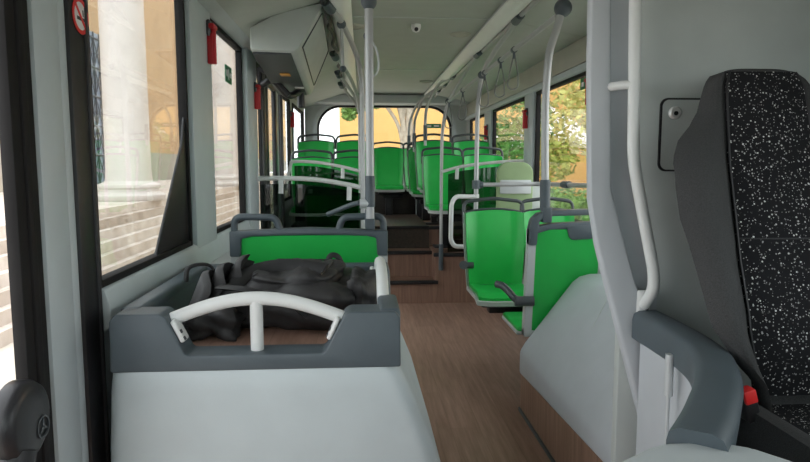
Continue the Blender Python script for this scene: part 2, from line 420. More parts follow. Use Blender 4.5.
# unseen windscreen wall behind camera, added with small opening to cut front light
bm = new(); ring(bm, rrect(-.62, 1.36, 1.12, 2.02, .1, .1), rrect(WL - .06, WR + .06, -.3, 2.5, .02, .02), 'y', -1.06, -1.0); struct('wall_front', bm, 'dark2')
bm = new(); prism(bm, rrect(-.62, 1.36, 1.12, 2.02, .1, .1), 'y', -1.04, -1.036); struct('window_10', bm, 'tint')  # unseen windscreen pane, tinted to dim light from the front
# rear door (second door) on the left
d2 = None
bm = new()
for y0, y1 in ((5.02, 5.66), (5.70, 6.36)):
    box(bm, (WL - .04, y0, .0), (WL, y0 + .10, 2.28), .01); box(bm, (WL - .04, y1 - .10, .0), (WL, y1, 2.28), .01)
    box(bm, (WL - .04, y0 + .1, .0), (WL, y1 - .1, .18), .01); box(bm, (WL - .04, y0 + .1, 2.16), (WL, y1 - .1, 2.28), .01)
d2 = struct('door_2', bm, 'blkp')
bm = new(); box(bm, (WL - .022, 5.1, .17), (WL - .018, 5.58, 2.17)); box(bm, (WL - .022, 5.79, .17), (WL - .018, 6.28, 2.17)); obj('pane', bm, 'glass', d2)
bm = new(); tube(bm, [(WL + .045, 5.07, 0.02), (WL + .045, 5.07, 2.2)], .022, 12); obj('door_shaft', bm, 'blkp', d2)
bm = new(); tube(bm, [(WL + .045, 6.30, 0.02), (WL + .045, 6.30, 2.2)], .022, 12); obj('door_shaft', bm, 'blkp', d2)
bm = new(); tube(bm, spline([(-.77, 5.05, 2.08), (-.68, 5.0, 2.10), (-.58, 5.1, 2.0), (-.50, 5.3, 2.06)]), .028, 10); tube(bm, [(-.50, 5.3, 2.10), (-.50, 5.3, 1.92)], .03, 10); tube(bm, [(-.795, 5.07, 2.2), (-.72, 5.0, 2.16), (-.56, 5.0, 1.99)], .02, 8); obj('door_arm', bm, 'blkp', d2)

# door mechanism cover above the second door
t = thing('door_mechanism_cover', 'grey angular housing under the ceiling above the second door, left side', 'cover', (-.6, 4.05, 2.18))
bm = new()
def coverpts(y, zb): return [(-.69, zb + .01), (-.69, 2.30), (-.50, 2.40), (-.225, 2.46), (-.395, zb + .015), (-.42, zb)]
Z0, Z1 = 2.158, 2.045
p = new(); A = [p.verts.new((x, 4.05, z)) for x, z in coverpts(4.05, Z0)]; B = [p.verts.new((x - .03, 5.5, z)) for x, z in coverpts(5.5, Z1)]
p.faces.new(A); p.faces.new(B[::-1])
for i in range(6): p.faces.new((A[i], B[i], B[(i + 1) % 6], A[(i + 1) % 6]))
bmesh.ops.recalc_face_normals(p, faces=p.faces[:]); bev(p, .010, 3); add(bm, p); obj('housing', bm, 'part', t)
bm = new(); slab(bm, lambda u, v: (-.565 + .12 * u - .02 * v, 4.1 + v * 1.36, Z0 - .006 - .004 - v * (Z0 - Z1 - .006)), 4, 4, lambda u, v: (0, 0, .012)); obj('underside_panel', bm, 'dark2', t)
bm = new()
def hp(a, b):
    lo = Vector((-.395 - .03 * a, 4.05 + 1.45 * a, Z0 + .015 + (Z1 - Z0) * a)); hi = Vector((-.225 - .03 * a, 4.05 + 1.45 * a, 2.46)); return lo.lerp(hi, b) + Vector((.004, -.001, -.002))
tube(bm, fillet([hp(.06, .12), hp(.93, .12), hp(.93, .86), hp(.06, .86), hp(.06, .12)], .03), .005, 6); obj('hatch_seam', bm, 'dark2', t)
bm = new(); box(bm, (-.585, 4.62, 2.094), (-.515, 4.72, 2.104), .003); obj('orange_label', bm, 'orange', t, label='small orange warning label')
bm = new(); box(bm, (-.53, 5.1, 2.058), (-.46, 5.16, 2.068), .003); obj('white_label', bm, 'wsign', t, label='small white label')

# cable harness hanging off the left ceiling edge
bm = new()
pts = []
for i in range(26):
    y = 3.6 + i * .19; pts.append((-.215 + .012 * math.sin(i * 2.1), y, 2.415 + .012 * math.sin(i * 1.3)))
tube(bm, spline(pts, 4), .015, 8); 
tag(obj('cable_harness', bm, 'blk'), 'black cable bundle running along the left ceiling light edge', 'cable')

# ceiling light strips
def strip(x0, x1, y0, y1, z, label):
    t = thing('ceiling_light', label, 'light', ((x0 + x1) / 2, y0, z), 'long ceiling light strips')
    bm = new(); box(bm, (x0 + .012, y0, z - .004), (x1 - .012, y1, z + .045), .008); obj('housing', bm, 'wall', t)
    s = 1 if x0 > 0 else -1
    n = 6; L = (y1 - y0) / n
    for k in range(n):
        bm = new()
        def Fd(u, v, k=k): return ((x0 + x1) / 2 + u * ((x1 - x0) / 2 - .004), y0 + (k + v) * L - (.006 if v == 1 else 0), z - .004 - .03 * (1 - u * u) )
        slab(bm, Fd, 10, 2, lambda u, v: (0, 0, .012)); obj('diffuser', bm, 'diff', t)
    return t
strip(.885, 1.035, 1.2, 9.0, 2.44, 'long white light strip on the ceiling right of the aisle')
strip(-.195, -.055, 1.2, 9.0, 2.44, 'long white light strip on the ceiling left of the aisle')

# ------------------------------------------------------------------ cab partition and right front
t_part = None
bm = new(); box(bm, (.86, 2.0, .0), (WR + .01, 2.04, 2.46), .004); struct('wall_partition', bm, 'part')
# edge column of the partition
bm = new(); prism(bm, [(.705, 2.46), (.712, 1.75), (.727, 1.34), (.755, 1.19), (.783, 1.09), (.921, .62), (.955, .50), (.97, .30), (1.06, .30), (1.04, .55), (.952, .945), (.893, 1.06), (.847, 1.21), (.80, 1.37), (.778, 1.94), (.772, 2.46)], 'y', 1.955, 1.995, .012, 3)
prism(bm, [(.765, 2.46), (.79, 1.37), (.84, 1.2), (.885, 1.03), (.98, .9), (.98, 1.05), (.90, 1.3), (.875, 1.5), (.87, 2.46)], 'y', 1.992, 2.05, 0)
struct('trim_18', bm, 'cover')
# locker hatch
t = thing('locker_hatch', 'grey round cornered locker hatch in the cab partition behind the driver seat', 'hatch', (1.1, 1.99, 1.42))
bm = new(); prism(bm, rrect(.972, 1.40, 1.435, 1.66, .022, .022), 'y', 1.991, 1.998); obj('door', bm, 'part', t)
bm = new(); ring(bm, rrect(.972, 1.40, 1.435, 1.66, .022, .022), rrect(.966, 1.406, 1.429, 1.666, .026, .026), 'y', 1.992, 2.001); obj('gasket', bm, 'blk', t)
bm = new(); lathe(bm, [(.021, 0), (.021, -.005), (.016, -.010), (.006, -.010)], (1.012, 1.991, 1.618), 'y'); lk = obj('lock', bm, 'chrome', t, label='round chrome lock')
bm = new(); lathe(bm, [(.007, 0), (.007, -.0015)], (1.012, 1.981, 1.616), 'y'); kh = obj('keyhole', bm, 'blk'); kh.parent = lk

# white grab rail on the column
t = thing('grab_rail', 'long white bent grab rail on the cab partition column', 'handrail', (.86, 1.9, .98))
bm = new(); tube(bm, fillet([(.815, 1.90, 2.44), (.840, 1.90, 1.47), (.868, 1.90, 1.34), (.922, 1.90, 1.11), (.925, 1.905, 1.05), (.913, 1.945, .995)], .05, 6), .0185, 14); obj('rail', bm, 'white', t)
bm = new(); box(bm, (.892, 1.94, .96), (.935, 1.957, 1.045), .008, 3); fl = obj('flange', bm, 'white', t)
bm = new(); lathe(bm, [(.006, 0), (.006, -.003)], (.908, 1.940, .972), 'y'); sc_ = obj('screw', bm, 'dark2'); sc_.parent = fl
bm = new(); lathe(bm, [(.006, 0), (.006, -.003)], (.922, 1.940, .985), 'y'); sc_ = obj('screw', bm, 'dark2'); sc_.parent = fl
bm = new(); tube(bm, [(.785, 1.96, 1.695), (.80, 1.915, 1.695), (.828, 1.90, 1.695)], .014, 10); obj('bracket', bm, 'white', t)

# wheel housing on the right: wood facing and moulded cover
t = thing('wheel_housing', 'light grey moulded wheel cover with wood base beside the aisle, right', 'wheel cover', (1.1, 2.7, 0))
bm = new(); prism(bm, [(2.06, 0), (3.52, 0), (3.52, .225), (2.06, .315)], 'x', .925, 1.55); obj('wood_base', bm, 'facing', t)
bm = new(); box(bm, (.915, 2.06, 0), (.927, 3.53, .022), .003); obj('skirting', bm, 'dark2', t)
bm = new()
p = new()
def sec(y, zb): return [(.915, zb), (.915, zb + .14 - (3.53 - y) * .05), (.945, zb + .19 - (3.53 - y) * .04), (1.22, .775), (1.26, .805), (1.32, .82), (1.55, .82), (1.55, zb)]
secs = [(2.06, .315), (2.5, .288), (3.0, .257), (3.53, .225)]
R = [[p.verts.new((x, y, z)) for x, z in sec(y, zb)] for y, zb in secs]
for A, B in zip(R, R[1:]):
    for i in range(8): p.faces.new((A[i], A[(i + 1) % 8], B[(i + 1) % 8], B[i]))
p.faces.new(R[0]); p.faces.new(R[-1][::-1]); bmesh.ops.recalc_face_normals(p, faces=p.faces[:]); bev(p, .02, 4, 25); add(bm, p)
obj('cover', bm, 'cover', t, 50)
bm = new(); tube(bm, spline([(1.215, 3.0, .775), (1.12, 2.93, .645), (1.04, 2.85, .525), (.99, 2.62, .45), (.965, 2.3, .40), (.95, 2.1, .37)]), .0035, 6); obj('seam', bm, 'part', t)

# driver's cab door: curved low wall with a dark cap
def plan_pts():
    P = spline([Vector((a, b, 0)) for a, b in ((.925, 1.94), (.925, 1.82), (.918, 1.66), (.886, 1.49), (.80, 1.32), (.705, 1.18), (.65, 1.105), (.59, 1.03))], 6)
    return P
def sweep(bm, P, prof):
    p = new(); R = []
    for i, q in enumerate(P):
        a = P[max(0, i - 1)]; c = P[min(len(P) - 1, i + 1)]; t_ = (c - a).normalized(); nrm = Vector((t_.y, -t_.x, 0))   # towards the aisle side
        R.append([p.verts.new((q.x + nrm.x * o, q.y + nrm.y * o, z)) for o, z in prof])
    n = len(prof)
    for A, B in zip(R, R[1:]):
        for i in range(n): p.faces.new((A[i], A[(i + 1) % n], B[(i + 1) % n], B[i]))
    p.faces.new(R[0]); p.faces.new(R[-1][::-1]); bmesh.ops.recalc_face_normals(p, faces=p.faces[:]); return add(bm, p)
t = thing('cab_door', 'curved low grey driver cab door with a charcoal top cap', 'cab door', (.85, 1.5, 0))
P = plan_pts(); 
bm = new(); sweep(bm, P, [(-.015, .0), (-.015, .93), (.02, .93), (.02, .0)]); obj('panel', bm, 'cover', t, 60)
bm = new(); sweep(bm, P, [(-.048, .90), (-.052, .955), (-.044, .972), (-.026, .98), (.030, .978), (.046, .968), (.05, .95), (.05, .89), (.04, .882), (-.04, .885)]); obj('top_cap', bm, 'dark', t, 50)
bm = new(); cyl(bm, (.862, 1.66, .58), (.862, 1.66, .90), .006, 10); cyl(bm, (.862, 1.66, .80), (.862, 1.66, .92), .012, 12); obj('hinge', bm, 'silver', t)
t2 = thing('cab_counter', 'light grey moulded counter edge at the lower right beside the cab door', 'counter', (.55, .95, 0))
bm = new()
Q = [(.36, .92), (.41, .975), (.50, 1.035), (.54, 1.05), (.64, 1.05), (.69, 1.02), (.74, .95), (.76, .80), (.36, .80)]
prism(bm, Q, 'z', .0, .955, .02, 4); obj('top', bm, 'wall', t2)

# ------------------------------------------------------------------ driver's seat
DX = 1.15
t = thing('driver_seat', 'black high backed driver seat with white speckled centre panel', 'driver seat', (DX, 1.5, 0))
hw = [(.80, .11), (.89, .14), (.94, .19), (.98, .215), (1.04, .255), (1.13, .27), (1.23, .288), (1.31, .306), (1.40, .306), (1.464, .295), (1.52, .262), (1.562, .214), (1.60, .184), (1.64, .170), (1.70, .150), (1.728, .125)]
def interp(tab, z):
    if z <= tab[0][0]: return tab[0][1]
    for (a, x), (b, y) in zip(tab, tab[1:]):
        if z <= b:
            s = (z - a) / (b - a); return x + (y - x) * s
    return tab[-1][1]
ytab = [(.80, 1.56), (.95, 1.55), (1.05, 1.565), (1.25, 1.63), (1.45, 1.70), (1.60, 1.735), (1.70, 1.76), (1.728, 1.78)]
cwt = [(.80, .08), (.9, .112), (1.0, .132), (1.2, .138), (1.5, .126), (1.68, .117), (1.728, .095)]
def zc(v):
    return .80 + .928 * v
def yb(u, z): return interp(ytab, z)
def backF(u, v):
    z = zc(v); w = interp(hw, z); c = interp(cwt, z) / w; a = abs(u)
    bol = 0
    if a > c: 
        s = (a - c) / (1 - c); bol = math.sin(s * PI * .62) * .10 * min(1, max(.15, (1.62 - z) / .2)) - .05 * s ** 4
    return (DX + w * u, yb(u, z) - bol, z - .018 * (u ** 4) * max(0, v - .9) / .1)
bm = new()
slab(bm, backF, 40, 44, lambda u, v: (-.08 * u * abs(u), .11 - .03 * abs(u) ** 3, 0)); obj('backrest', bm, 'knit', t, 60)
bm = new()
def cenF(u, v):
    z = .84 + .875 * v; c = interp(cwt, z) - .002; return (DX + c * u, yb(u, z) - .012 - .012 * (1 - u ** 4), z)
slab(bm, cenF, 16, 30, lambda u, v: (0, .03, 0)); obj('back_panel', bm, 'speck', t, 60, label='black fabric panel with white speckles')
bm = new(); tube(bm, [cenF(-1.0, v / 20) for v in range(21)], .004, 6); tube(bm, [cenF(1.0, v / 20) for v in range(21)], .004, 6)
tube(bm, [Vector(cenF(-1 + k / 8, .47)) for k in range(17)], .0025, 6); obj('piping', bm, 'blk', t)
bm = new()
def cuF(u, v):
    y = 1.60 - .55 * v; a = abs(u); return (DX + .04 + .235 * u, y, .795 + (.055 * math.sin(min(1, max(0, (a - .55) / .45)) * PI * .62) if a > .55 else 0) - .04 * max(0, v - .8) / .2)
slab(bm, cuF, 28, 16, lambda u, v: (0, 0, -.12)); obj('cushion', bm, 'knit', t, 60)
bm = new(); slab(bm, lambda u, v: (DX + .04 + .125 * u, 1.58 - .52 * v, .805 - .04 * max(0, v - .8) / .2), 8, 10, lambda u, v: (0, 0, -.02)); obj('cushion_panel', bm, 'speck', t, 60, label='speckled cushion centre')
bm = new(); box(bm, (DX - .2, 1.15, .45), (DX + .2, 1.6, .68), .02); box(bm, (DX - .16, 1.2, .0), (DX + .16, 1.55, .46), .02); obj('pedestal', bm, 'blkp', t)
BK = Matrix.Translation((.948, 1.43, .86)) @ Matrix.Rotation(-.30, 4, 'Y') @ Matrix.Translation((-.948, -1.43, -.86))
bm = new(); box(bm, (.930, 1.41, .82), (.966, 1.46, .90), .008, 3, BK); bk = obj('belt_buckle', bm, 'blkp', t)
bm = new(); box(bm, (.932, 1.405, .872), (.964, 1.44, .907), .004, 2, BK); rb_ = obj('release_button', bm, 'redb', label='bright red button'); rb_.parent = bk

# ------------------------------------------------------------------ passenger seats
def forward_seat(pedestal=False):
    """seat facing the front of the bus (towards -y); cushion top at local z = .45"""
    r = thing('bus_seat', '', 'seat', (0, 0, 0))
    def wz(z): return .192 + .022 * min(1, max(0, (z - .45) / .3))
    def ztop(u): return .975 + .024 * (1 - u * u)
    def ly(z): return -.03 + (z - .45) * .13 - .03 * math.sin((z - .45) / .55 * PI) * .6
    def Fb(u, v):
        z = .455 + (ztop(u) - .455) * v; a = abs(u)
        return (u * wz(z), ly(z) - .030 * (max(0, a - .62) / .38) ** 1.6 + .004, z)
    bm = new(); slab(bm, Fb, 18, 14, lambda u, v: (0, .03, 0)); obj('back_pad', bm, 'green', r, 50)
    def Fs(u, v):
        z = .44 + (ztop(u) + .004 - .44) * v; return (u * (wz(z) + .014), ly(z) - .018 * (max(0, abs(u) - .62) / .38) ** 1.6 + .028, z)
    bm = new(); slab(bm, Fs, 16, 12, lambda u, v: (0, .03, 0))
    def Fc(u, v):
        return (u * .206, .0 - .43 * v, .428 + .012 * (abs(u) ** 4) - .02 * max(0, v - .8) / .2)
    slab(bm, Fc, 14, 10, lambda u, v: (0, 0, -.03)); obj('shell', bm, 'shell', r, 50)
    def Fq(u, v):
        return (u * .190, -.02 - .395 * v, .452 + .014 * (abs(u) ** 4) - .022 * max(0, v - .8) / .2)
    bm = new(); slab(bm, Fq, 14, 12, lambda u, v: (0, 0, -.025)); obj('seat_pad', bm, 'green', r, 50)
    y0 = ly(.95) + .03
    bm = new(); tube(bm, fillet([(-.222, y0 - .01, .90), (-.222, y0 + .012, 1.055), (0, y0 + .016, 1.08), (.222, y0 + .012, 1.055), (.222, y0 - .01, .90)], .05, 6), .0135, 10)
    tube(bm, [(u / 8 * .205, y0 - .012, ztop(u / 8) + .004) for u in range(-8, 9)], .009, 8); obj('grab_handle', bm, 'dark2', r)
    bm = new(); box(bm, (-.15, -.30, .34), (.15, -.06, .40), .015); box(bm, (-.08, -.22, .28), (.20, -.12, .35), .01); obj('bracket', bm, 'blkp', r)
    if pedestal:
        bm = new(); box(bm, (-.05, -.22, .0), (.05, -.12, .30), .01); box(bm, (-.12, -.27, .0), (.12, -.07, .02), .005); obj('pedestal', bm, 'blkp', r)
    return r
seat0 = forward_seat(); seat1 = None
def armrest(r, side=-1):
    bm = new(); tube(bm, [(side * .165, -.05, .60), (side * .25, -.05, .60)], .024, 12); tube(bm, fillet([(side * .235, -.04, .60), (side * .245, -.10, .61)], .03), .032, 12); o = obj('armrest', bm, 'dark2', r); o.location = (0, 0, 0); return o

# (x, y, z) of each seat's base, label, group
FS = [
    ((.968, 4.50, .125), 'green forward facing seat at the aisle side, nearest in the row facing the camera', 'green seats facing the front'),
    ((1.372, 4.50, .125), 'green window side seat beside the nearest forward facing aisle seat', 'green seats facing the front'),
    ((.885, 6.85, .565), 'green aisle seat on the raised rear floor just behind the loop handrail, right side', 'green seats facing the front'),
    ((1.335, 6.85, .565), 'green window seat on the raised rear floor behind the right smoked screen', 'green seats facing the front'),
    ((.87, 7.60, .745), 'green aisle seat in the second raised row on the right', 'green seats facing the front'),
    ((1.33, 7.60, .745), 'green window seat in the second raised row on the right', 'green seats facing the front'),
    ((.83, 8.30, .665), 'green aisle seat in the third raised row on the right', 'green seats facing the front'),
    ((.815, 8.98, .70), 'green seat in the rear bench row right of the middle seat', 'green seats facing the front'),
    ((.375, 8.98, .70), 'green middle seat of the rear row at the end of the aisle', 'green seats facing the front'),
    ((-.555, 7.0, .535), 'green window seat in the first raised row on the left', 'green seats facing the front'),
    ((-.095, 7.0, .535), 'green aisle seat in the first raised row on the left behind the main pole', 'green seats facing the front'),
    ((-.56, 7.78, .745), 'green window seat in the second raised row on the left', 'green seats facing the front'),
    ((-.09, 7.78, .745), 'green aisle seat in the second raised row on the left', 'green seats facing the front'),
]
for i, (loc, lab, g) in enumerate(FS):
    if i == 0: s = seat0; s.location = loc; s['label'] = lab; s['group'] = g
    elif i == 1: s = dup(seat0, loc, lab, group=g, scale=(.88, 1, 1))
    elif i == 2: seat1 = s = forward_seat(True); s.location = loc; s['label'] = lab; s['group'] = g
    else: s = dup(seat1, loc, lab, group=g)
armrest(seat0)

# rear facing seat on the right (its back is towards the camera)
def rear_facing(x0, x1, y, zb, zc_, zt, label, notch, loops):
    """back plane at y, cushion extends to +y"""
    t = thing('bus_seat', label, 'seat', ((x0 + x1) / 2, y, zb - .1), 'green seats facing the rear')
    cx, w = (x0 + x1) / 2, (x1 - x0) / 2
    def yy(z): return y + (zc_ - z) * .10
    bm = new()
    slab(bm, lambda u, v: (cx + u * (w - .035), yy(zb + .03 + (zc_ - zb - .03) * v) - .004 - .012 * (1 - u * u), zb + .03 + (zc_ - zb - .03) * v), 12, 10, lambda u, v: (0, .03, 0))
    obj('back_panel', bm, 'green', t, 50)
    bm = new()
    for s in (-1, 1):
        slab(bm, lambda u, v, s=s: (cx + s * (w - .022) + u * .022, yy(zb + (zc_ - zb) * v) - .006 + .02 * (1 - abs(u)) * 0, zb + (zc_ + .0 - zb) * v), 4, 8, lambda u, v: (0, .06, 0))
    box(bm, (cx - w, yy(zb) - .01, zb - .01), (cx + w, yy(zb) + .06, zb + .04), .01)
    box(bm, (cx - w - .03, yy(zb) + .06, zb - .015), (cx + w - .01, yy(zb) + .47, zb + .012), .010)
    obj('shell', bm, 'shell', t, 50)
    bm = new(); box(bm, (cx - w - .024, yy(zb) + .06, zb + .0), (cx + w - .016, yy(zb) + .465, zb + .035), .015); obj('seat_pad', bm, 'green', t)
    bm = new(); slab(bm, lambda u, v: (cx + u * (w - .03), yy(zb + .05 + (zc_ - zb - .05) * v) + .05, zb + .05 + (zc_ - zb - .05) * v), 8, 6, lambda u, v: (0, .02, 0)); obj('back_pad', bm, 'green', t)
    bm = new(); d0, d1 = y - .018, y + .045
    if loops:
        prism(bm, [(cx - w, zc_ - .10), (cx - w + .05, zc_ - .10), (cx - w + .055, zc_ - .015), (cx - w + .10, zc_ - .004), (cx, zc_ + .002), (cx + w - .10, zc_ - .004), (cx + w - .055, zc_ - .015), (cx + w - .05, zc_ - .10), (cx + w, zc_ - .10), (cx + w, zc_ + .022), (cx, zc_ + .036), (cx - w, zc_ + .022)], 'y', d0, d1, .008)
        for s in (-1, 1):
            xa = cx + s * (w - .02); xb = cx + s * (w - .215)
            tube(bm, fillet([(xa, y + .012, zc_ + .0), (xa, y + .012, zt - .015), (xb, y + .012, zt - .02), (xb - s * .02, y + .012, zc_ + .02)], .04, 6), .0165, 12, 1.15)
    else:
        # frame with one long opening and a drop tab
        prism(bm, [(cx - w, zc_ - .09), (cx - w + .045, zc_ - .09), (cx - w + .05, zc_ - .02), (cx - w + .12, zc_ - .0), (cx + w, zc_ + .015), (cx + w, zc_ + .05), (cx - w + .12, zc_ + .035), (cx - w + .055, zc_ + .022), (cx - w + .06, zt - .05), (cx - w + .08, zt - .033), (cx - w + .14, zt - .022), (cx + w, zt - .015), (cx + w, zt + .02), (cx - w + .13, zt + .012), (cx - w + .05, zt - .005), (cx - w + .012, zt - .04), (cx - w, zt - .09)], 'y', d0, d1, .006)
    if notch:
        prism(bm, [(cx - .02, zc_ + .02), (cx + .16, zc_ + .03), (cx + .15, zc_ - .045), (cx + .13, zc_ - .055), (cx + .02, zc_ - .06), (cx, zc_ - .045)], 'y', d0 - .004, d1 - .01, .006)
    obj('grab_frame', bm, 'dark', t)
    return t
rs = rear_facing(.955, 1.42, 3.52, .44, 1.08, 1.18, 'green rear facing seat seen from behind above the right wheel cover', True, False)
bm = new(); tube(bm, fillet([(.95, 3.54, .655), (.895, 3.57, .66), (.87, 3.63, .70), (.845, 3.70, .722), (.82, 3.74, .722)], .04, 6), .019, 10, 1.2); tube(bm, [(1.0, 3.545, .655), (.89, 3.555, .655)], .03, 12); obj('armrest', bm, 'dark2', rs)
bm = new(); box(bm, (1.05, 3.62, .37), (1.57, 3.8, .425), .01); obj('bracket', bm, 'blkp', rs)
ls = rear_facing(-.625, .12, 2.98, .60, 1.118, 1.222, 'wide green rear facing seat seen from behind past the luggage tray, left', False, True)

# ------------------------------------------------------------------ luggage tray on the left wheel housing
t = thing('luggage_rack', 'light grey wheel box with a charcoal luggage tray on top, left front', 'luggage rack', (-.33, 2.3, 0))
p = new()
def ringz(z, xl, xr, yf, yb_, rr=.06):
    P = []
    for cx, cy, a0 in ((xr - rr, yb_ - rr, 0), (xl + rr, yb_ - rr, PI / 2), (xl + rr, yf + rr, PI), (xr - rr, yf + rr, 1.5 * PI)):
        for k in range(7):
            a = a0 + PI / 2 * k / 6; P.append(p.verts.new((cx + rr * math.cos(a), cy + rr * math.sin(a), z)))
    return P
R = [ringz(*q) for q in ((.0, -.815, .34, 1.90, 2.93), (.25, -.81, .31, 1.90, 2.93), (.55, -.80, .225, 1.905, 2.93), (.75, -.79, .145, 1.91, 2.93), (.805, -.785, .118, 1.915, 2.93), (.825, -.775, .105, 1.925, 2.92))]
for A, B in zip(R, R[1:]):
    n = len(A)
    for i in range(n): p.faces.new((A[i], A[(i + 1) % n], B[(i + 1) % n], B[i]))
p.faces.new(R[-1]); p.faces.new(R[0][::-1]); bmesh.ops.recalc_face_normals(p, faces=p.faces[:])
bm = new(); add(bm, p); obj('body', bm, 'panel', t, 50)
bm = new(); box(bm, (-.72, 2.0, .838), (.06, 2.86, .848)); obj('tray_floor', bm, 'floor', t, label='wood patterned tray floor')
bm = new()
F1 = [(-.775, .815), (-.772, .975), (-.755, .997), (-.622, .997), (-.604, .986), (-.552, .872), (-.542, .864), (-.128, .864), (-.118, .872), (-.060, .982), (-.042, .994), (.10, .994), (.116, .975), (.118, .815)]
prism(bm, F1, 'y', 1.915, 2.03, .014, 3)
box(bm, (-.774, 2.0, .829), (-.70, 2.90, 1.0), .018, 3)
box(bm, (-.773, 2.85, .828), (.117, 2.92, .997), .018, 3)
F2 = [(1.93, .828), (1.93, 1.0), (2.16, 1.0), (2.22, .90), (2.62, .90), (2.70, 1.0), (2.91, 1.0), (2.91, .828)]
prism(bm, F2, 'x', .05, .118, .014, 3)
# inner sloping walls
prism(bm, [(-.71, .99), (-.71, .848), (-.65, .848)], 'y', 2.0, 2.88, .004); prism(bm, [(2.86, .99), (2.86, .848), (2.80, .848)], 'x', -.72, .06, .004)
obj('tray_rim', bm, 'dark', t, 35)
bm = new()
arc = [(-.645 + .615 * k / 16, 1.975, .948 + .082 * math.sin(PI * k / 16)) for k in range(17)]
arc = [(-.625, 1.972, .915)] + [(-.648, 1.972, .938)] + arc[1:-1] + [(-.027, 1.972, .938), (-.045, 1.972, .915)]
tube(bm, spline(arc, 3), .0215, 16)
cyl(bm, (-.338, 1.975, .86), (-.338, 1.975, 1.03), .0205, 16)
hr = obj('handrail', bm, 'white', t, 60)
for s, x in ((1, -.572), (-1, -.094)):
    mt = Matrix.Translation((x, 1.950, .938)) @ Matrix.Rotation(-s * .44, 4, 'Y')
    bm = new(); box(bm, (-.008, -.024, -.038), (.008, .03, .038), .007, 3, mt); fl = obj('flange', bm, 'white', t)
    for dz in (-.028, -.004):
        bm = new(); box(bm, (s * .006, -.020, dz - .006), (s * .011, -.008, dz + .006), .001, 1, mt); sc2 = obj('screw', bm, 'dark2'); sc2.parent = fl
bm = new()
tube(bm, spline([(.075, 2.125, .93), (.07, 2.15, .985), (.07, 2.28, 1.045), (.07, 2.44, 1.06), (.07, 2.60, 1.045), (.07, 2.73, .985), (.06, 2.755, .93)], 6), .0215, 14); obj('handrail', bm, 'white', t, 60)
bm = new(); box(bm, (.03, 2.70, .90), (.052, 2.78, 1.0), .01, 3); obj('flange', bm, 'white', t)

# ------------------------------------------------------------------ backpack lying in the tray
t = thing('backpack', 'black nylon backpack lying flat in the luggage tray', 'backpack', (-.25, 2.45, .85))
def blob(bm, lo, hi, r, amp, seed, cuts=10):
    p = new(); bmesh.ops.create_cube(p, size=1); bmesh.ops.subdivide_edges(p, edges=p.edges[:], cuts=cuts, use_grid_fill=True)
    rnd = random.Random(seed); ph = [rnd.uniform(0, 6) for _ in range(9)]
    c = Vector([(a + b) / 2 for a, b in zip(lo, hi)]); h = Vector([(b - a) / 2 for a, b in zip(lo, hi)])
    for v in p.verts:
        q = v.co * 2
        e = 4.5; L = (abs(q.x) ** e + abs(q.y) ** e + abs(q.z) ** e) ** (1 / e); q = q / max(L, 1e-6)
        d = amp * (math.sin(q.x * 5 + ph[0] + 2 * q.y) + math.sin(q.y * 7 + ph[1] - 3 * q.z) * .7 + math.sin(q.z * 6 + ph[2] + 4 * q.x) * .6 + .5 * math.sin(13 * q.x + 11 * q.y + ph[3]))
        v.co = c + Vector((q.x * (h.x + d), q.y * (h.y + d), q.z * (h.z + d * .8)))
    return add(bm, p)
rotb = Matrix.Translation((-.27, 2.42, 0)) @ Matrix.Rotation(math.radians(-7), 4, 'Z') @ Matrix.Translation((.27, -2.42, 0))
bm = new(); blob(bm, (-.50, 2.20, .852), (.005, 2.74, 1.02), .05, .011, 3, 14); bm.transform(rotb)
bm.transform(Matrix.Translation((0, 0, .0))); obj('body', bm, 'bag', t, 70)
bm = new(); blob(bm, (-.40, 2.24, .985), (-.10, 2.66, 1.055), .05, .010, 8, 10); bm.transform(rotb); obj('pocket', bm, 'bag', t, 70)
bm = new(); blob(bm, (-.06, 2.30, .90), (.045, 2.60, 1.03), .05, .009, 12, 8); bm.transform(rotb); obj('side_pocket', bm, 'bag', t, 70)
def strap(bm, pts, w=.022, th=.22): tube(bm, spline(pts, 6), w, 8, th)
bm = new(); strap(bm, [(-.50, 2.22, 1.02), (-.40, 2.12, 1.03), (-.28, 2.12, 1.00), (-.2, 2.14, .93)], .028, .3); strap(bm, [(-.47, 2.24, .93), (-.47, 2.27, 1.0), (-.42, 2.36, 1.05), (-.30, 2.40, 1.07), (-.14, 2.34, 1.06)], .032, .3)
obj('shoulder_strap', bm, 'bagz', t, 70)
bm = new(); strap(bm, [(-.15, 2.62, 1.035), (-.135, 2.64, 1.068), (-.105, 2.64, 1.062), (-.085, 2.64, 1.02)], .016, .5); obj('carry_loop', bm, 'bagz', t, 70)
bm = new()
for k, (x, y) in enumerate(((-.70, 2.26), (-.655, 2.31), (-.60, 2.38))):
    slab(bm, lambda u, v, x=x, y=y, k=k: (x + .05 + .085 * v - .03 * k * (1 - v) + .012 * math.sin(5 * u + k), y + .11 * u + .04 * v, .86 + (.20 + .02 * k - .05 * u * u) * v + .012 * math.sin(4 * u + 3 * v)), 10, 8, lambda u, v: (.022, .004, .004))
blob(bm, (-.60, 2.12, .85), (-.42, 2.45, .96), .03, .012, 21, 8)
obj('side_flap', bm, 'bag', t, 70)
bm = new(); strap(bm, [(-.70, 2.50, .99), (-.70, 2.53, 1.035), (-.67, 2.58, 1.045), (-.63, 2.62, 1.03), (-.60, 2.62, .97)], .010, .6); obj('strap_end', bm, 'bagz', t, 70)
bm = new(); tube(bm, [rotb @ Vector(q) for q in ((-.38, 2.26, 1.048), (-.38, 2.62, 1.055), (-.14, 2.62, 1.055), (-.14, 2.30, 1.05))], .004, 6); obj('zip', bm, 'blk', t)

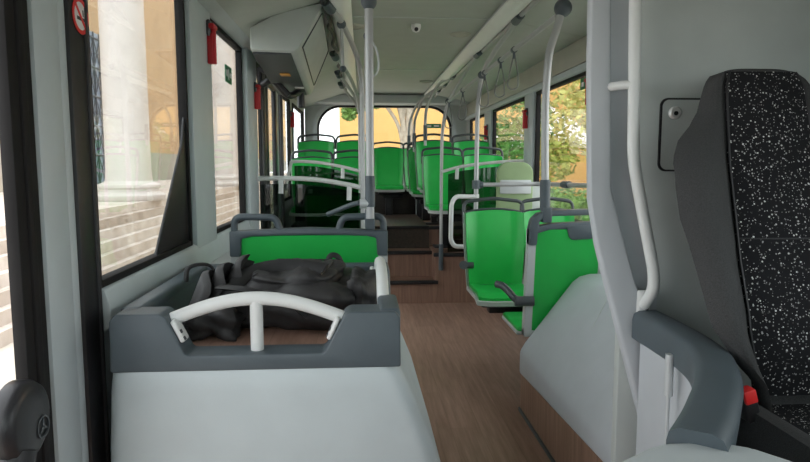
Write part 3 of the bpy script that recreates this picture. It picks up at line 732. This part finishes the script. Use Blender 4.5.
# ------------------------------------------------------------------ poles and rails
def pole(name, label, loc, pts, r, cat='pole', parts=(), mt='pole', rad=.1, sm=False):
    t = thing(name, label, cat, loc)
    bm = new(); tube(bm, spline(pts, 8) if sm else fillet(pts, rad, 8), r, 14); obj('tube', bm, mt, t, 60)
    for pn, kind, *a in parts:
        bm = new()
        if kind == 'ball': ball(bm, *a)
        elif kind == 'cyl': tube(bm, [a[0], a[1]], a[2], 14)
        elif kind == 'box': box(bm, a[0], a[1], .008, 3)
        elif kind == 'path': tube(bm, fillet(a[0], .03), a[1], 10)
        obj(pn, bm, a[-1] if isinstance(a[-1], str) else 'dark', t)
    return t
# main left pole on the rear-facing seat
pole('grab_pole', 'silver vertical pole with dark ball top standing on the left seat frame', (.037, 2.93, 1.13), [(.036, 2.93, 1.20), (.036, 2.93, 2.18)], .0195,
     parts=[('ball_joint', 'ball', (.036, 2.93, 2.185), .037), ('sleeve', 'cyl', (.036, 2.93, 1.255), (.036, 2.93, 1.40), .0235), ('foot_clamp', 'box', (.012, 2.925, 1.145), (.058, 2.965, 1.245)), ('side_bracket', 'cyl', (-.012, 2.93, 1.27), (.03, 2.93, 1.27), .022, 'silver'),
            ('stay_rod', 'path', [(-.01, 2.94, 1.275), (-.05, 3.0, 1.262), (-.17, 3.05, 1.21)], .012)])
# right near pole
pole('grab_pole', 'silver pole nearest the driver partition, dark sleeve at seat handle height', (1.075, 3.52, 1.14), [(1.05, 3.53, 1.2), (1.045, 3.53, 1.4), (1.038, 3.53, 1.7), (1.04, 3.53, 1.9), (1.055, 3.53, 2.08), (1.09, 3.53, 2.2), (1.118, 3.53, 2.3)], .022, sm=True,
     parts=[('ball_joint', 'ball', (1.125, 3.53, 2.32), .05), ('sleeve', 'cyl', (1.05, 3.53, 1.19), (1.046, 3.53, 1.366), .030), ('foot_clamp', 'box', (1.03, 3.50, 1.12), (1.085, 3.56, 1.21))])
# mid right pole
pole('grab_pole', 'silver curved pole behind the nearest forward facing seats', (.935, 5.1, 0), [(.935, 5.1, .50), (.935, 5.1, 1.0), (.937, 5.1, 1.6), (.945, 5.1, 1.95), (.975, 5.09, 2.18), (1.025, 4.86, 2.32), (1.055, 4.5, 2.40), (1.045, 4.22, 2.425)], .0185, sm=True,
     parts=[('wall_strut', 'cyl', (.935, 5.1, .52), (1.58, 5.1, .52), .02), ('clamp', 'cyl', (.935, 5.1, 1.255), (.935, 5.1, 1.325), .034), ('rail_clamp', 'ball', (.972, 5.1, 2.173), .034), ('end_clamp', 'cyl', (1.045, 4.30, 2.42), (1.042, 4.16, 2.43), .032)])
# rear right pole at the steps
pole('grab_pole', 'thin silver pole rising from the riser beside the rear steps', (.815, 6.42, .36), [(.815, 6.42, .36), (.815, 6.42, 1.5), (.83, 6.42, 1.85), (.88, 6.40, 2.08), (.96, 6.2, 2.25), (1.01, 5.9, 2.36), (1.02, 5.55, 2.415)], .017, sm=True,
     parts=[('foot_sleeve', 'cyl', (.815, 6.42, .355), (.815, 6.42, .63), .024), ('rail_clamp', 'ball', (.875, 6.40, 2.09), .03), ('end_clamp', 'cyl', (1.02, 5.62, 2.415), (1.02, 5.48, 2.42), .03)])
for k, (y, lab) in enumerate(((7.5, 'curved silver pole with dark sleeve on the second raised right aisle seat'), (8.2, 'curved silver pole with dark sleeve on the third raised right aisle seat'), (8.85, 'curved silver pole with dark sleeve at the rear row right seat'))):
    z0 = (1.80, 1.74, 1.74)[k]; x = (.755, .68, .66)[k]
    pole('grab_pole', lab, (x, y, z0 - .12), [(x, y, z0 - .12), (x, y, z0 + .18), (x + .03, y, z0 + .36), (x + .14, y - .15, z0 + .58), (1.01, y - .5, 2.425)], .017, sm=True, parts=[('sleeve', 'cyl', (x, y, z0 - .06), (x, y, z0 + .12), .024), ('end_clamp', 'cyl', (1.01, y - .42, 2.42), (1.01, y - .56, 2.425), .028)])
# overhead rails
pole('overhead_rail', 'long silver overhead rail from the near right pole to the steps pole', (1.12, 3.53, 2.3), [(1.10, 3.55, 2.283), (.972, 5.1, 2.173), (.867, 6.42, 2.077)], .016, 'handrail', rad=.6)
pole('overhead_rail', 'thin silver rail running beside the right ceiling light strip', (1.05, 2.2, 2.43), [(1.05, 2.2, 2.43), (1.05, 9.2, 2.43)], .016, 'handrail')
# left side sweeping tubes
pole('overhead_rail', 'silver overhead rail running back from the main left pole', (.036, 2.95, 2.17), [(.036, 2.95, 2.17), (.03, 6.2, 2.17)], .014, 'handrail')
pole('grab_pole', 'silver swept pole from the left ceiling strip, second behind main pole', (.005, 4.8, 0), [(.005, 4.8, .0), (.005, 4.8, 1.7), (.0, 4.78, 2.05), (-.03, 4.62, 2.22), (-.12, 4.25, 2.37), (-.20, 3.98, 2.425)], .0185, sm=True,
     parts=[('end_clamp', 'cyl', (-.185, 4.03, 2.41), (-.215, 3.92, 2.435), .034), ('ball_joint', 'ball', (-.128, 4.23, 2.366), .031), ('drop_rod', 'cyl', (-.128, 4.23, 2.35), (-.122, 4.23, 2.08), .011, 'pole'), ('rod_clamp', 'ball', (-.122, 4.23, 2.08), .022)])
pole('grab_pole', 'silver swept pole on the left by the second smoked screen', (-.02, 6.6, .0), [(-.02, 6.6, .0), (-.02, 6.6, 1.75), (-.03, 6.55, 2.05), (-.08, 6.35, 2.24), (-.17, 6.0, 2.37), (-.24, 5.75, 2.425)], .0175, sm=True, parts=[('end_clamp', 'cyl', (-.23, 5.80, 2.41), (-.25, 5.70, 2.435), .034)])
pole('grab_pole', 'silver swept pole on the left beside the second raised row', (-.0, 7.62, .75), [(-.0, 7.62, 1.7), (-.01, 7.6, 2.0), (-.06, 7.4, 2.2), (-.18, 7.1, 2.36), (-.25, 6.88, 2.425)], .017, sm=True, parts=[('end_clamp', 'cyl', (-.24, 6.93, 2.41), (-.255, 6.83, 2.435), .034)])
pole('grab_pole', 'silver swept pole on the left nearest the rear window', (-.0, 8.5, .75), [(-.0, 8.5, 1.7), (-.02, 8.45, 2.05), (-.08, 8.25, 2.24), (-.2, 8.0, 2.37), (-.255, 7.8, 2.425)], .016, sm=True, parts=[('end_clamp', 'cyl', (-.24, 7.86, 2.41), (-.255, 7.75, 2.435), .034)])
# horizontal rail by the wheelchair pad and along the window
pole('handrail', 'horizontal silver rail in front of the olive pad, running along the right window', (1.2, 5.0, 1.29), [(.95, 5.1, 1.288), (1.46, 5.1, 1.292), (1.53, 4.95, 1.295), (1.53, 2.9, 1.335)], .0175, 'handrail', rad=.06,
     parts=[('clamp', 'cyl', (.952, 5.1, 1.288), (.99, 5.1, 1.288), .027), ('clamp', 'cyl', (1.53, 4.68, 1.302), (1.53, 4.55, 1.304), .028), ('wall_bracket', 'cyl', (1.53, 4.6, 1.303), (1.572, 4.6, 1.303), .016)])
# white loop handrail beside the mid right pole
pole('loop_handrail', 'white looped handrail beside the aisle below the mid right pole', (.8, 5.05, .78), [(.955, 5.1, 1.19), (.76, 5.06, 1.195), (.725, 5.05, 1.14), (.72, 5.05, .84), (.75, 5.05, .785), (.93, 5.08, .775)], .0185, 'handrail', mt='white', rad=.06,
     parts=[('clamp', 'cyl', (.935, 5.1, 1.17), (.935, 5.1, 1.21), .026, 'white')])

# smoked screens with light rails
def screen(label, pts, r, zb, brackets, xs):
    t = thing('draught_screen', label, 'screen', pts[0])
    P = spline(pts, 8)
    bm = new(); tube(bm, P, r, 12); obj('rail', bm, 'white', t, 60)
    bm = new(); p = new()
    V = [Vector((p_.x, p_.y, p_.z)) for p_ in P if xs[0] <= p_.x <= xs[1]]
    A = [p.verts.new((q.x, q.y, q.z - .045)) for q in V]; B = [p.verts.new((q.x, q.y, zb)) for q in V]
    A2 = [p.verts.new((q.x, q.y + .008, q.z - .045)) for q in V]; B2 = [p.verts.new((q.x, q.y + .008, zb)) for q in V]
    for i in range(len(V) - 1):
        p.faces.new((A[i], A[i + 1], B[i + 1], B[i]))
    for v in A2 + B2: p.verts.remove(v)
    add(bm, p); obj('smoked_pane', bm, 'smoke', t, label='dark smoked pane')
    for f in brackets:
        q = P[int(f * (len(P) - 1))]
        bm = new(); tube(bm, [(q.x, q.y - .006, q.z), (q.x - .004, q.y - .012, q.z - .12)], .019, 12, .45); obj('bracket', bm, 'white', t)
    return t
screen('smoked screen under a curved white rail in front of the second door', [(-.82, 4.94, 1.345), (-.60, 4.94, 1.348), (-.35, 4.94, 1.335), (-.12, 4.94, 1.298), (.0, 4.94, 1.27)], .0185, .55, (.22, .80), (-.80, -.0))
screen('smoked screen under a white rail behind the second door, before the raised left seats', [(-.80, 6.58, 1.2), (-.74, 6.58, 1.44), (-.70, 6.58, 1.485), (-.45, 6.58, 1.475), (-.2, 6.58, 1.43), (-.02, 6.58, 1.385)], .017, .55, (.80,), (-.70, -.02))
screen('smoked screen under a white rail before the raised right seats', [(.815, 6.40, 1.38), (1.0, 6.40, 1.43), (1.25, 6.38, 1.465), (1.47, 6.25, 1.485), (1.553, 5.95, 1.49)], .016, .55, (.22, .85), (.86, 1.47))

# hanging strap loops
def strap_loop(label, x, y, z, L, ph):
    t = thing('hanging_strap', label, 'strap', (x, y, z), 'hanging strap handles')
    bm = new(); tube(bm, fillet([(x, y, z - .03), (x - .026, y + .004, z - L * .55), (x - .042, y + .01, z - L * .9), (x - .01, y + .01, z - L), (x + .035, y + .01, z - L * .93), (x + .03, y + .004, z - L * .55), (x + .004, y, z - .03)], .03, 5), .0052, 8, .8); obj('loop', bm, 'strapm', t)
    bm = new(); tube(bm, [(x, y - .016, z), (x, y + .016, z)], .022, 12); cyl(bm, (x, y, z), (x, y, z - .06), .009, 10); obj('clip', bm, 'dark', t)
def railB(y):
    if y < 5.1: s = (y - 3.55) / 1.55; return 1.10 - .128 * s, 2.283 - .11 * s
    s = (y - 5.1) / 1.32; return .972 - .105 * s, 2.173 - .096 * s
for y, lab in ((4.30, 'grey strap loop hanging nearest on the right overhead rail'), (4.60, 'grey strap loop hanging second on the right overhead rail'), (5.02, 'grey strap loop hanging beside the mid right pole clamp'), (5.75, 'grey strap loop hanging between mid right pole and steps pole'), (6.32, 'grey strap loop hanging beside the steps pole top')):
    x, z = railB(y); strap_loop(lab, x, y, z, .27, 1)
t = thing('hanging_strap', 'grey strap loop hanging just right of the main left pole', 'strap', (.05, 3.6, 2.17), 'hanging strap handles')
bm = new(); tube(bm, spline([(.045, 3.62, 2.165), (.085, 3.62, 2.10), (.098, 3.62, 2.02), (.085, 3.62, 1.965), (.05, 3.62, 1.945), (.03, 3.62, 1.965), (.028, 3.62, 2.16)], 6), .006, 8); obj('loop', bm, 'silver', t)
bm = new(); tube(bm, [(.036, 3.60, 2.17), (.036, 3.64, 2.17)], .023, 12); obj('clip', bm, 'dark', t)

# wheelchair back pad
t = thing('wheelchair_backrest', 'olive green padded wheelchair backrest behind the silver rail, right', 'backrest', (1.335, 5.42, .9))
bm = new(); prism(bm, rrect(1.175, 1.495, .70, 1.475, .10, .03), 'y', 5.40, 5.45, .014, 3); obj('pad', bm, 'olive', t, 50)
bm = new(); prism(bm, rrect(1.20, 1.475, 1.20, 1.32, .01, .01), 'y', 5.388, 5.402, .003); pl = obj('plate', bm, 'silver', t, label='light grey plate')
bm = new(); box(bm, (1.38, 5.45, .95), (1.575, 5.50, 1.30), .01); obj('support', bm, 'part', t)

# ------------------------------------------------------------------ small fittings
def hammer(label, x, y, z, s, h=.17):
    t = thing('emergency_hammer', label, 'emergency hammer', (x, y, z), 'emergency hammers')
    bm = new(); box(bm, (min(x, x + s * .02), y - .03, z + h * .62), (max(x, x + s * .02), y + .03, z + h), .01, 3); obj('holder', bm, 'dark2', t)
    bm = new(); cyl(bm, (x + s * .03, y, z), (x + s * .03, y, z + h * .8), .015, 12); box(bm, (min(x + s * .015, x + s * .045), y - .045, z + h * .78), (max(x + s * .015, x + s * .045), y + .045, z + h * .9), .008, 3); box(bm, (min(x, x + s * .03), y - .02, z + .0), (max(x, x + s * .03), y + .02, z + h * .7), .004); obj('handle', bm, 'red', t)
hammer('red emergency hammer on the pillar between the two left windows', WL + .02, 3.50, 1.99, 1, .23)
hammer('red emergency hammer on the pillar just before the second door', WL + .035, 4.86, 1.87, 1, .2)
hammer('red emergency hammer left of the raised left seats', WL - .012, 7.68, 1.9, 1, .2)
hammer('red emergency hammer on the near right pillar edge by the driver partition', WR + .0, 4.25, 1.86, -1, .2)
hammer('red emergency hammer on the right pillar above the olive pad', WR - .02, 5.85, 1.79, -1, .19)
hammer('red emergency hammer on the right pillar nearest the rear window', WR - .02, 7.72, 1.76, -1, .19)
def sign(name, label, cat, poly, axis, a, b, mt, marks):
    t = thing(name, label, cat, ((poly[0][0], a, poly[0][1]) if axis == 'y' else (a, poly[0][0], poly[0][1])))
    bm = new(); prism(bm, poly, axis, a, b); obj('plate', bm, mt, t)
    bm = new()
    for u0, v0, u1, v1 in marks:
        d = (a - .002, a) if axis == 'y' else ((b, b + .002) if a < 0 else (a - .002, a))
        if axis == 'y': box(bm, (u0, d[0], v0), (u1, d[1], v1))
        else: box(bm, (d[0], u0, v0), (d[1], u1, v1))
    obj('pictogram', bm, 'wsign', t, label='white pictogram')
    return t
sign('exit_label', 'small green exit label on the second left window', 'label', [(4.13, 1.98), (4.33, 1.98), (4.33, 2.09), (4.13, 2.09)], 'x', WL - .027, WL - .024, 'gsign', [(4.15, 2.02, 4.20, 2.06), (4.22, 2.0, 4.24, 2.07), (4.26, 2.02, 4.31, 2.05)])
sign('exit_label', 'small green exit label on the rear window', 'label', [(.96, 2.00), (1.19, 2.00), (1.19, 2.065), (.96, 2.065)], 'y', 9.445, 9.45, 'gsign', [(.98, 2.02, 1.04, 2.045), (1.08, 2.02, 1.16, 2.045)])
sign('exit_label', 'small green label above the red hammer by the driver partition', 'label', [(4.28, 1.98), (4.45, 1.98), (4.45, 2.06), (4.28, 2.06)], 'x', WR - .012, WR - .008, 'gsign', [(4.31, 2.0, 4.34, 2.04), (4.38, 2.0, 4.42, 2.03)])
# no-smoking sticker
t = thing('no_smoking_sign', 'round red and white no smoking sticker on the black window post', 'sign', (WL + .008, 1.955, 1.88))
SX = WL + .0075
bm = new(); lathe(bm, [(.052, 0), (.052, .001)], (SX, 1.975, 1.89), 'x', 36); obj('disc', bm, 'wsign', t)
bm = new(); n = 36
ring(bm, [(1.975 + .041 * math.cos(2 * PI * k / n), 1.89 + .041 * math.sin(2 * PI * k / n)) for k in range(n)], [(1.975 + .053 * math.cos(2 * PI * k / n), 1.89 + .053 * math.sin(2 * PI * k / n)) for k in range(n)], 'x', SX + .0005, SX + .002)
box(bm, (SX + .001, 1.93, 1.885), (SX + .002, 2.02, 1.895), 0, 1, Matrix.Translation((0, 1.975, 1.89)) @ Matrix.Rotation(-PI / 4, 4, 'X') @ Matrix.Translation((0, -1.975, -1.89))); obj('red_ring', bm, 'redb', t)
bm = new(); box(bm, (SX + .0008, 1.952, 1.877), (SX + .0015, 2.006, 1.887)); box(bm, (SX + .0008, 1.99, 1.891), (SX + .0015, 1.996, 1.91)); obj('cigarette', bm, 'blk', t)
# round black cover on the front door post
t = thing('door_pivot_cover', 'round black plastic cover with small emblem at the lower left door post', 'cover', (WL + .0, 1.545, .82))
bm = new(); lathe(bm, [(.098, 0), (.098, .03), (.090, .045), (.075, .052), (.02, .055), (.001, .055)], (WL - .0, 1.497, .84), 'x', 36)
tube(bm, [(WL + .015, 1.47, .78), (WL + .015, 1.40, .62)], .05, 12); obj('cover', bm, 'blkp', t, 60)
bm = new(); c0 = Vector((WL + .055, 1.532, .812))
for k in range(3):
    a = PI / 2 + k * 2 * PI / 3
    prism(bm, [(c0.y + .006 * math.cos(a + 1.2), c0.z + .006 * math.sin(a + 1.2)), (c0.y + .022 * math.cos(a), c0.z + .022 * math.sin(a)), (c0.y + .006 * math.cos(a - 1.2), c0.z + .006 * math.sin(a - 1.2))], 'x', c0.x - .004, c0.x + .002)
ring(bm, [(c0.y + .024 * math.cos(2 * PI * k / 24), c0.z + .024 * math.sin(2 * PI * k / 24)) for k in range(24)], [(c0.y + .029 * math.cos(2 * PI * k / 24), c0.z + .029 * math.sin(2 * PI * k / 24)) for k in range(24)], 'x', c0.x - .006, c0.x + .002); obj('emblem', bm, 'dark2', t)
# ceiling camera and round ceiling fittings
t = thing('security_camera', 'white dome security camera on the ceiling above the aisle', 'camera', (.40, 4.68, CZ))
bm = new(); lathe(bm, [(.036, 0), (.036, -.018), (.034, -.03), (.025, -.048), (.004, -.058)], (.40, 4.68, CZ), 'z'); obj('dome', bm, 'wsign', t)
bm = new(); lathe(bm, [(.014, 0), (.014, -.012)], (.40, 4.655, CZ - .04), 'y'); obj('lens', bm, 'blk', t)
for x, y, lab in ((.775, 4.98, 'flat round ceiling speaker beside the right light strip, nearer one'), (.79, 7.75, 'flat round ceiling speaker beside the right light strip, farther one'), (-.055, 4.75, 'flat round ceiling speaker behind the main left pole')):
    bm = new(); lathe(bm, [(.085, 0), (.08, -.012), (.062, -.016), (.058, -.010), (.004, -.010)], (x, y, CZ), 'z', 32); tag(obj('ceiling_speaker', bm, 'cove'), lab, 'speaker', 'round ceiling speakers')

# ------------------------------------------------------------------ outside
bm = new(); box(bm, (-60, -40, -.40), (60, 120, -.34)); o = struct('ground', bm, 'paving')  # made pale to bounce more light onto the marble steps
bm = new(); box(bm, (2.9, -20, -.34), (14, 60, -.20)); struct('pavement', bm, 'paving')
# marble podium with steps on the left
t = thing('marble_podium', 'pale marble stepped podium outside the left windows', 'podium', (-6, 12, -.34))
bm = new()
for k in range(7):
    x = -3.55 - k * .12; box(bm, (-14, -12, -.34 + k * .153), (x, 60, -.34 + (k + 1) * .153))
obj('steps', bm, 'marble', t)
def column(y, label, sc=1.0):
    t = thing('column', label, 'column', (-4.80, y, .73), 'marble columns outside')
    bm = new(); c = (-4.80, y, .73)
    lathe(bm, [(.66, 0), (.70, .05), (.70, .11), (.64, .15), (.58, .18), (.57, .23), (.61, .27), (.61, .32), (.48, .37), (.455, .40)], c, 'z', 40); obj('base', bm, 'column', t, 40)
    bm = new(); lathe(bm, [(.455, .40), (.435, .6), (.425, 3.0), (.41, 7.5)], c, 'z', 40); obj('shaft', bm, 'column', t, 60)
    t.scale = (sc, sc, 1)
    return t
column(13.3, 'pale marble column seen through the front left window')
column(22.2, 'pale marble column seen through the second left window', 1.25)
t = thing('portico_wall', 'tan plastered building wall behind the marble columns', 'building', (-9.5, 20, .78))
bm = new(); box(bm, (-9.9, 12.0, 2.0), (-9.5, 80, 12)); obj('wall', bm, 'tan', t)
bm = new(); box(bm, (-9.9, 12.0, .73), (-9.48, 80, 2.0)); obj('dado', bm, 'tanb', t)
t = thing('lattice_gate', 'dark lattice gate with crossed bars left of the marble column', 'gate', (-9.2, 21, .78))
bm = new(); box(bm, (-9.24, 19.2, .8), (-9.22, 23.2, 6)); obj('backing', bm, 'gatep', t)
bm = new()
for i in range(9): cyl(bm, (-9.18, 19.2 + i * .5, .8), (-9.18, 19.2 + i * .5, 6), .03, 6)
for j in range(6): cyl(bm, (-9.18, 19.2, .8 + j * 1.0), (-9.18, 23.2, .8 + j * 1.0), .05 if j == 1 else .035, 6)
for i in range(8):
    for j in range(5):
        y0, z0 = 19.2 + i * .5, .8 + j
        cyl(bm, (-9.18, y0, z0), (-9.18, y0 + .5, z0 + 1), .018, 5); cyl(bm, (-9.18, y0 + .5, z0), (-9.18, y0, z0 + 1), .018, 5); cyl(bm, (-9.18, y0, z0 + .5), (-9.18, y0 + .5, z0 + .5), .014, 5)
obj('bars', bm, 'gate', t)

def leaves(bm, centers, n, size, seed):
    rnd = random.Random(seed)
    for _ in range(n):
        c, r = rnd.choice(centers); d = Vector((rnd.gauss(0, 1), rnd.gauss(0, 1), rnd.gauss(0, 1))).normalized() * (rnd.random() ** .4)
        q = Vector(c) + Vector((d.x * r[0], d.y * r[1], d.z * r[2])); s = size * rnd.uniform(.6, 1.3)
        a = Vector((rnd.gauss(0, 1), rnd.gauss(0, 1), rnd.gauss(0, .6))).normalized(); b = a.orthogonal().normalized(); b.rotate(Matrix.Rotation(rnd.random() * 6, 3, a))
        vs = [bm.verts.new(q + v) for v in (-a * s, b * s * .5, a * s, -b * s * .5)]; bm.faces.new(vs)
def tree(label, base, h, centers, n, size, mt, trunk, seed, group=None):
    t = thing('tree', label, 'tree', base, group)
    bm = new()
    for P, r in trunk: tube(bm, spline(P, 5), r, 8)
    obj('trunk', bm, 'bark', t, 60)
    bm = new(); leaves(bm, centers, n, size, seed); obj('crown', bm, mt, t, 30)
    return t
tree('yellow green tree outside the near right window', (4.9, 12.6, -.2), 4, [((4.3, 12.2, 2.3), (.9, 1.2, .75)), ((5.0, 13.0, 3.0), (1.0, 1.2, .7)), ((5.3, 12.2, 2.1), (.8, 1.0, .6)), ((3.9, 12.6, 1.6), (.5, .7, .5))], 2500, .08, 'leafy', [([(4.9, 12.6, -.2), (4.85, 12.6, 1.0), (4.7, 12.5, 2.6)], .07)], 1)
tree('green bushy tree outside the second right window', (4.3, 16.5, -.2), 4, [((4.0, 16.3, 2.0), (.9, 1.2, .8)), ((4.7, 17.5, 2.6), (1.0, 1.4, .8)), ((3.6, 18, 1.6), (.7, 1.2, .7))], 2800, .085, 'leaf', [([(4.3, 16.5, -.2), (4.3, 16.5, 2.2)], .08)], 2)
bm = new(); leaves(bm, [((3.75, 6.0 + k * .8, .50), (.42, .7, .58)) for k in range(14)], 15000, .05, 5)
box(bm, (3.5, 5.4, -.2), (4.0, 17, .88), .1); tag(obj('hedge', bm, 'leafd', None, 30), 'clipped green hedge along the pavement outside the right windows', 'hedge', kind='stuff')
t = thing('peach_building', 'peach building with pale windows across the street on the right', 'building', (12, 25, -.34))
bm = new(); box(bm, (11.0, 8, -.34), (13, 60, 10)); obj('wall', bm, 'peach', t)
for k in range(8):
    for z0 in (2.9,):
        bm = new(); box(bm, (10.92, 10.5 + k * 4.6, z0), (11.02, 13.9 + k * 4.6, z0 + 2.6), .02)
        f = obj('window', bm, 'pale', t)
        bm = new()
        for q in range(4): box(bm, (10.89, 10.5 + k * 4.6 + q * 1.1, z0), (10.93, 10.6 + k * 4.6 + q * 1.1, z0 + 2.6))
        g = obj('mullion', bm, 'wsign'); g.parent = f
t = thing('parasol', 'pale canvas parasol outside the second right window', 'parasol', (6.0, 20.5, -.2))
bm = new(); lathe(bm, [(1.9, 2.02), (1.85, 2.2), (.9, 3.0), (.05, 3.45)], (6.0, 20.5, 0), 'z', 8); obj('canopy', bm, 'wsign', t, 20)
bm = new(); cyl(bm, (6.0, 20.5, -.2), (6.0, 20.5, 3.5), .04); obj('mast', bm, 'dark2', t)
# behind the bus
t = thing('yellow_building', 'yellow ochre building wall seen through the rear window', 'building', (6, 24, -.34))
bm = new(); box(bm, (-.85, 24, -.34), (10.5, 25, 12)); obj('wall', bm, 'yellow', t)
bm = new()
tree('pale barked tree with several stems behind the rear window', (1.15, 17.5, -.34), 5, [((.35, 17.3, 3.25), (.4, .5, .28)), ((-.1, 17.3, 3.1), (.3, .4, .25)), ((-.35, 17.3, 2.85), (.2, .3, .2)), ((.8, 17.4, 3.3), (.35, .4, .2)), ((.2, 17.3, 3.6), (.9, .6, .3)), ((1.6, 17.5, 4.0), (1.0, .8, .5))], 3600, .07, 'leaf',
     [([(1.2, 17.5, -.34), (1.22, 17.5, 1.6), (1.15, 17.5, 2.6), (.9, 17.5, 3.6)], .085), ([(1.2, 17.5, .2), (1.30, 17.5, 1.9), (1.32, 17.45, 2.8), (1.4, 17.4, 3.9)], .10), ([(1.2, 17.5, 1.2), (1.12, 17.5, 2.0), (1.2, 17.5, 3.0), (1.6, 17.5, 3.8)], .06), ([(1.15, 17.5, 1.9), (.98, 17.5, 2.6), (.5, 17.4, 3.3)], .05)], 3)

# ------------------------------------------------------------------ light
w = bpy.data.worlds.new('world'); SC.world = w; w.use_nodes = True
nt = w.node_tree; bg = nt.nodes['Background']
tc = nt.nodes.new('ShaderNodeTexCoord'); nz = nt.nodes.new('ShaderNodeTexNoise'); nz.inputs['Scale'].default_value = 2.5
rp = nt.nodes.new('ShaderNodeValToRGB'); rp.color_ramp.elements[0].color = (.86, .92, 1, 1); rp.color_ramp.elements[1].color = (1, 1, .99, 1)
nt.links.new(tc.outputs['Generated'], nz.inputs['Vector']); nt.links.new(nz.outputs['Fac'], rp.inputs['Fac']); nt.links.new(rp.outputs['Color'], bg.inputs['Color'])
bg.inputs['Strength'].default_value = 1.6
SC.cycles.max_bounces = 14; SC.cycles.diffuse_bounces = 8; SC.cycles.transparent_max_bounces = 24
vs = SC.view_settings
vs.view_transform = 'Standard'; vs.look = 'None'; vs.gamma = 1; vs.use_curve_mapping = False
vs.exposure = 1.2
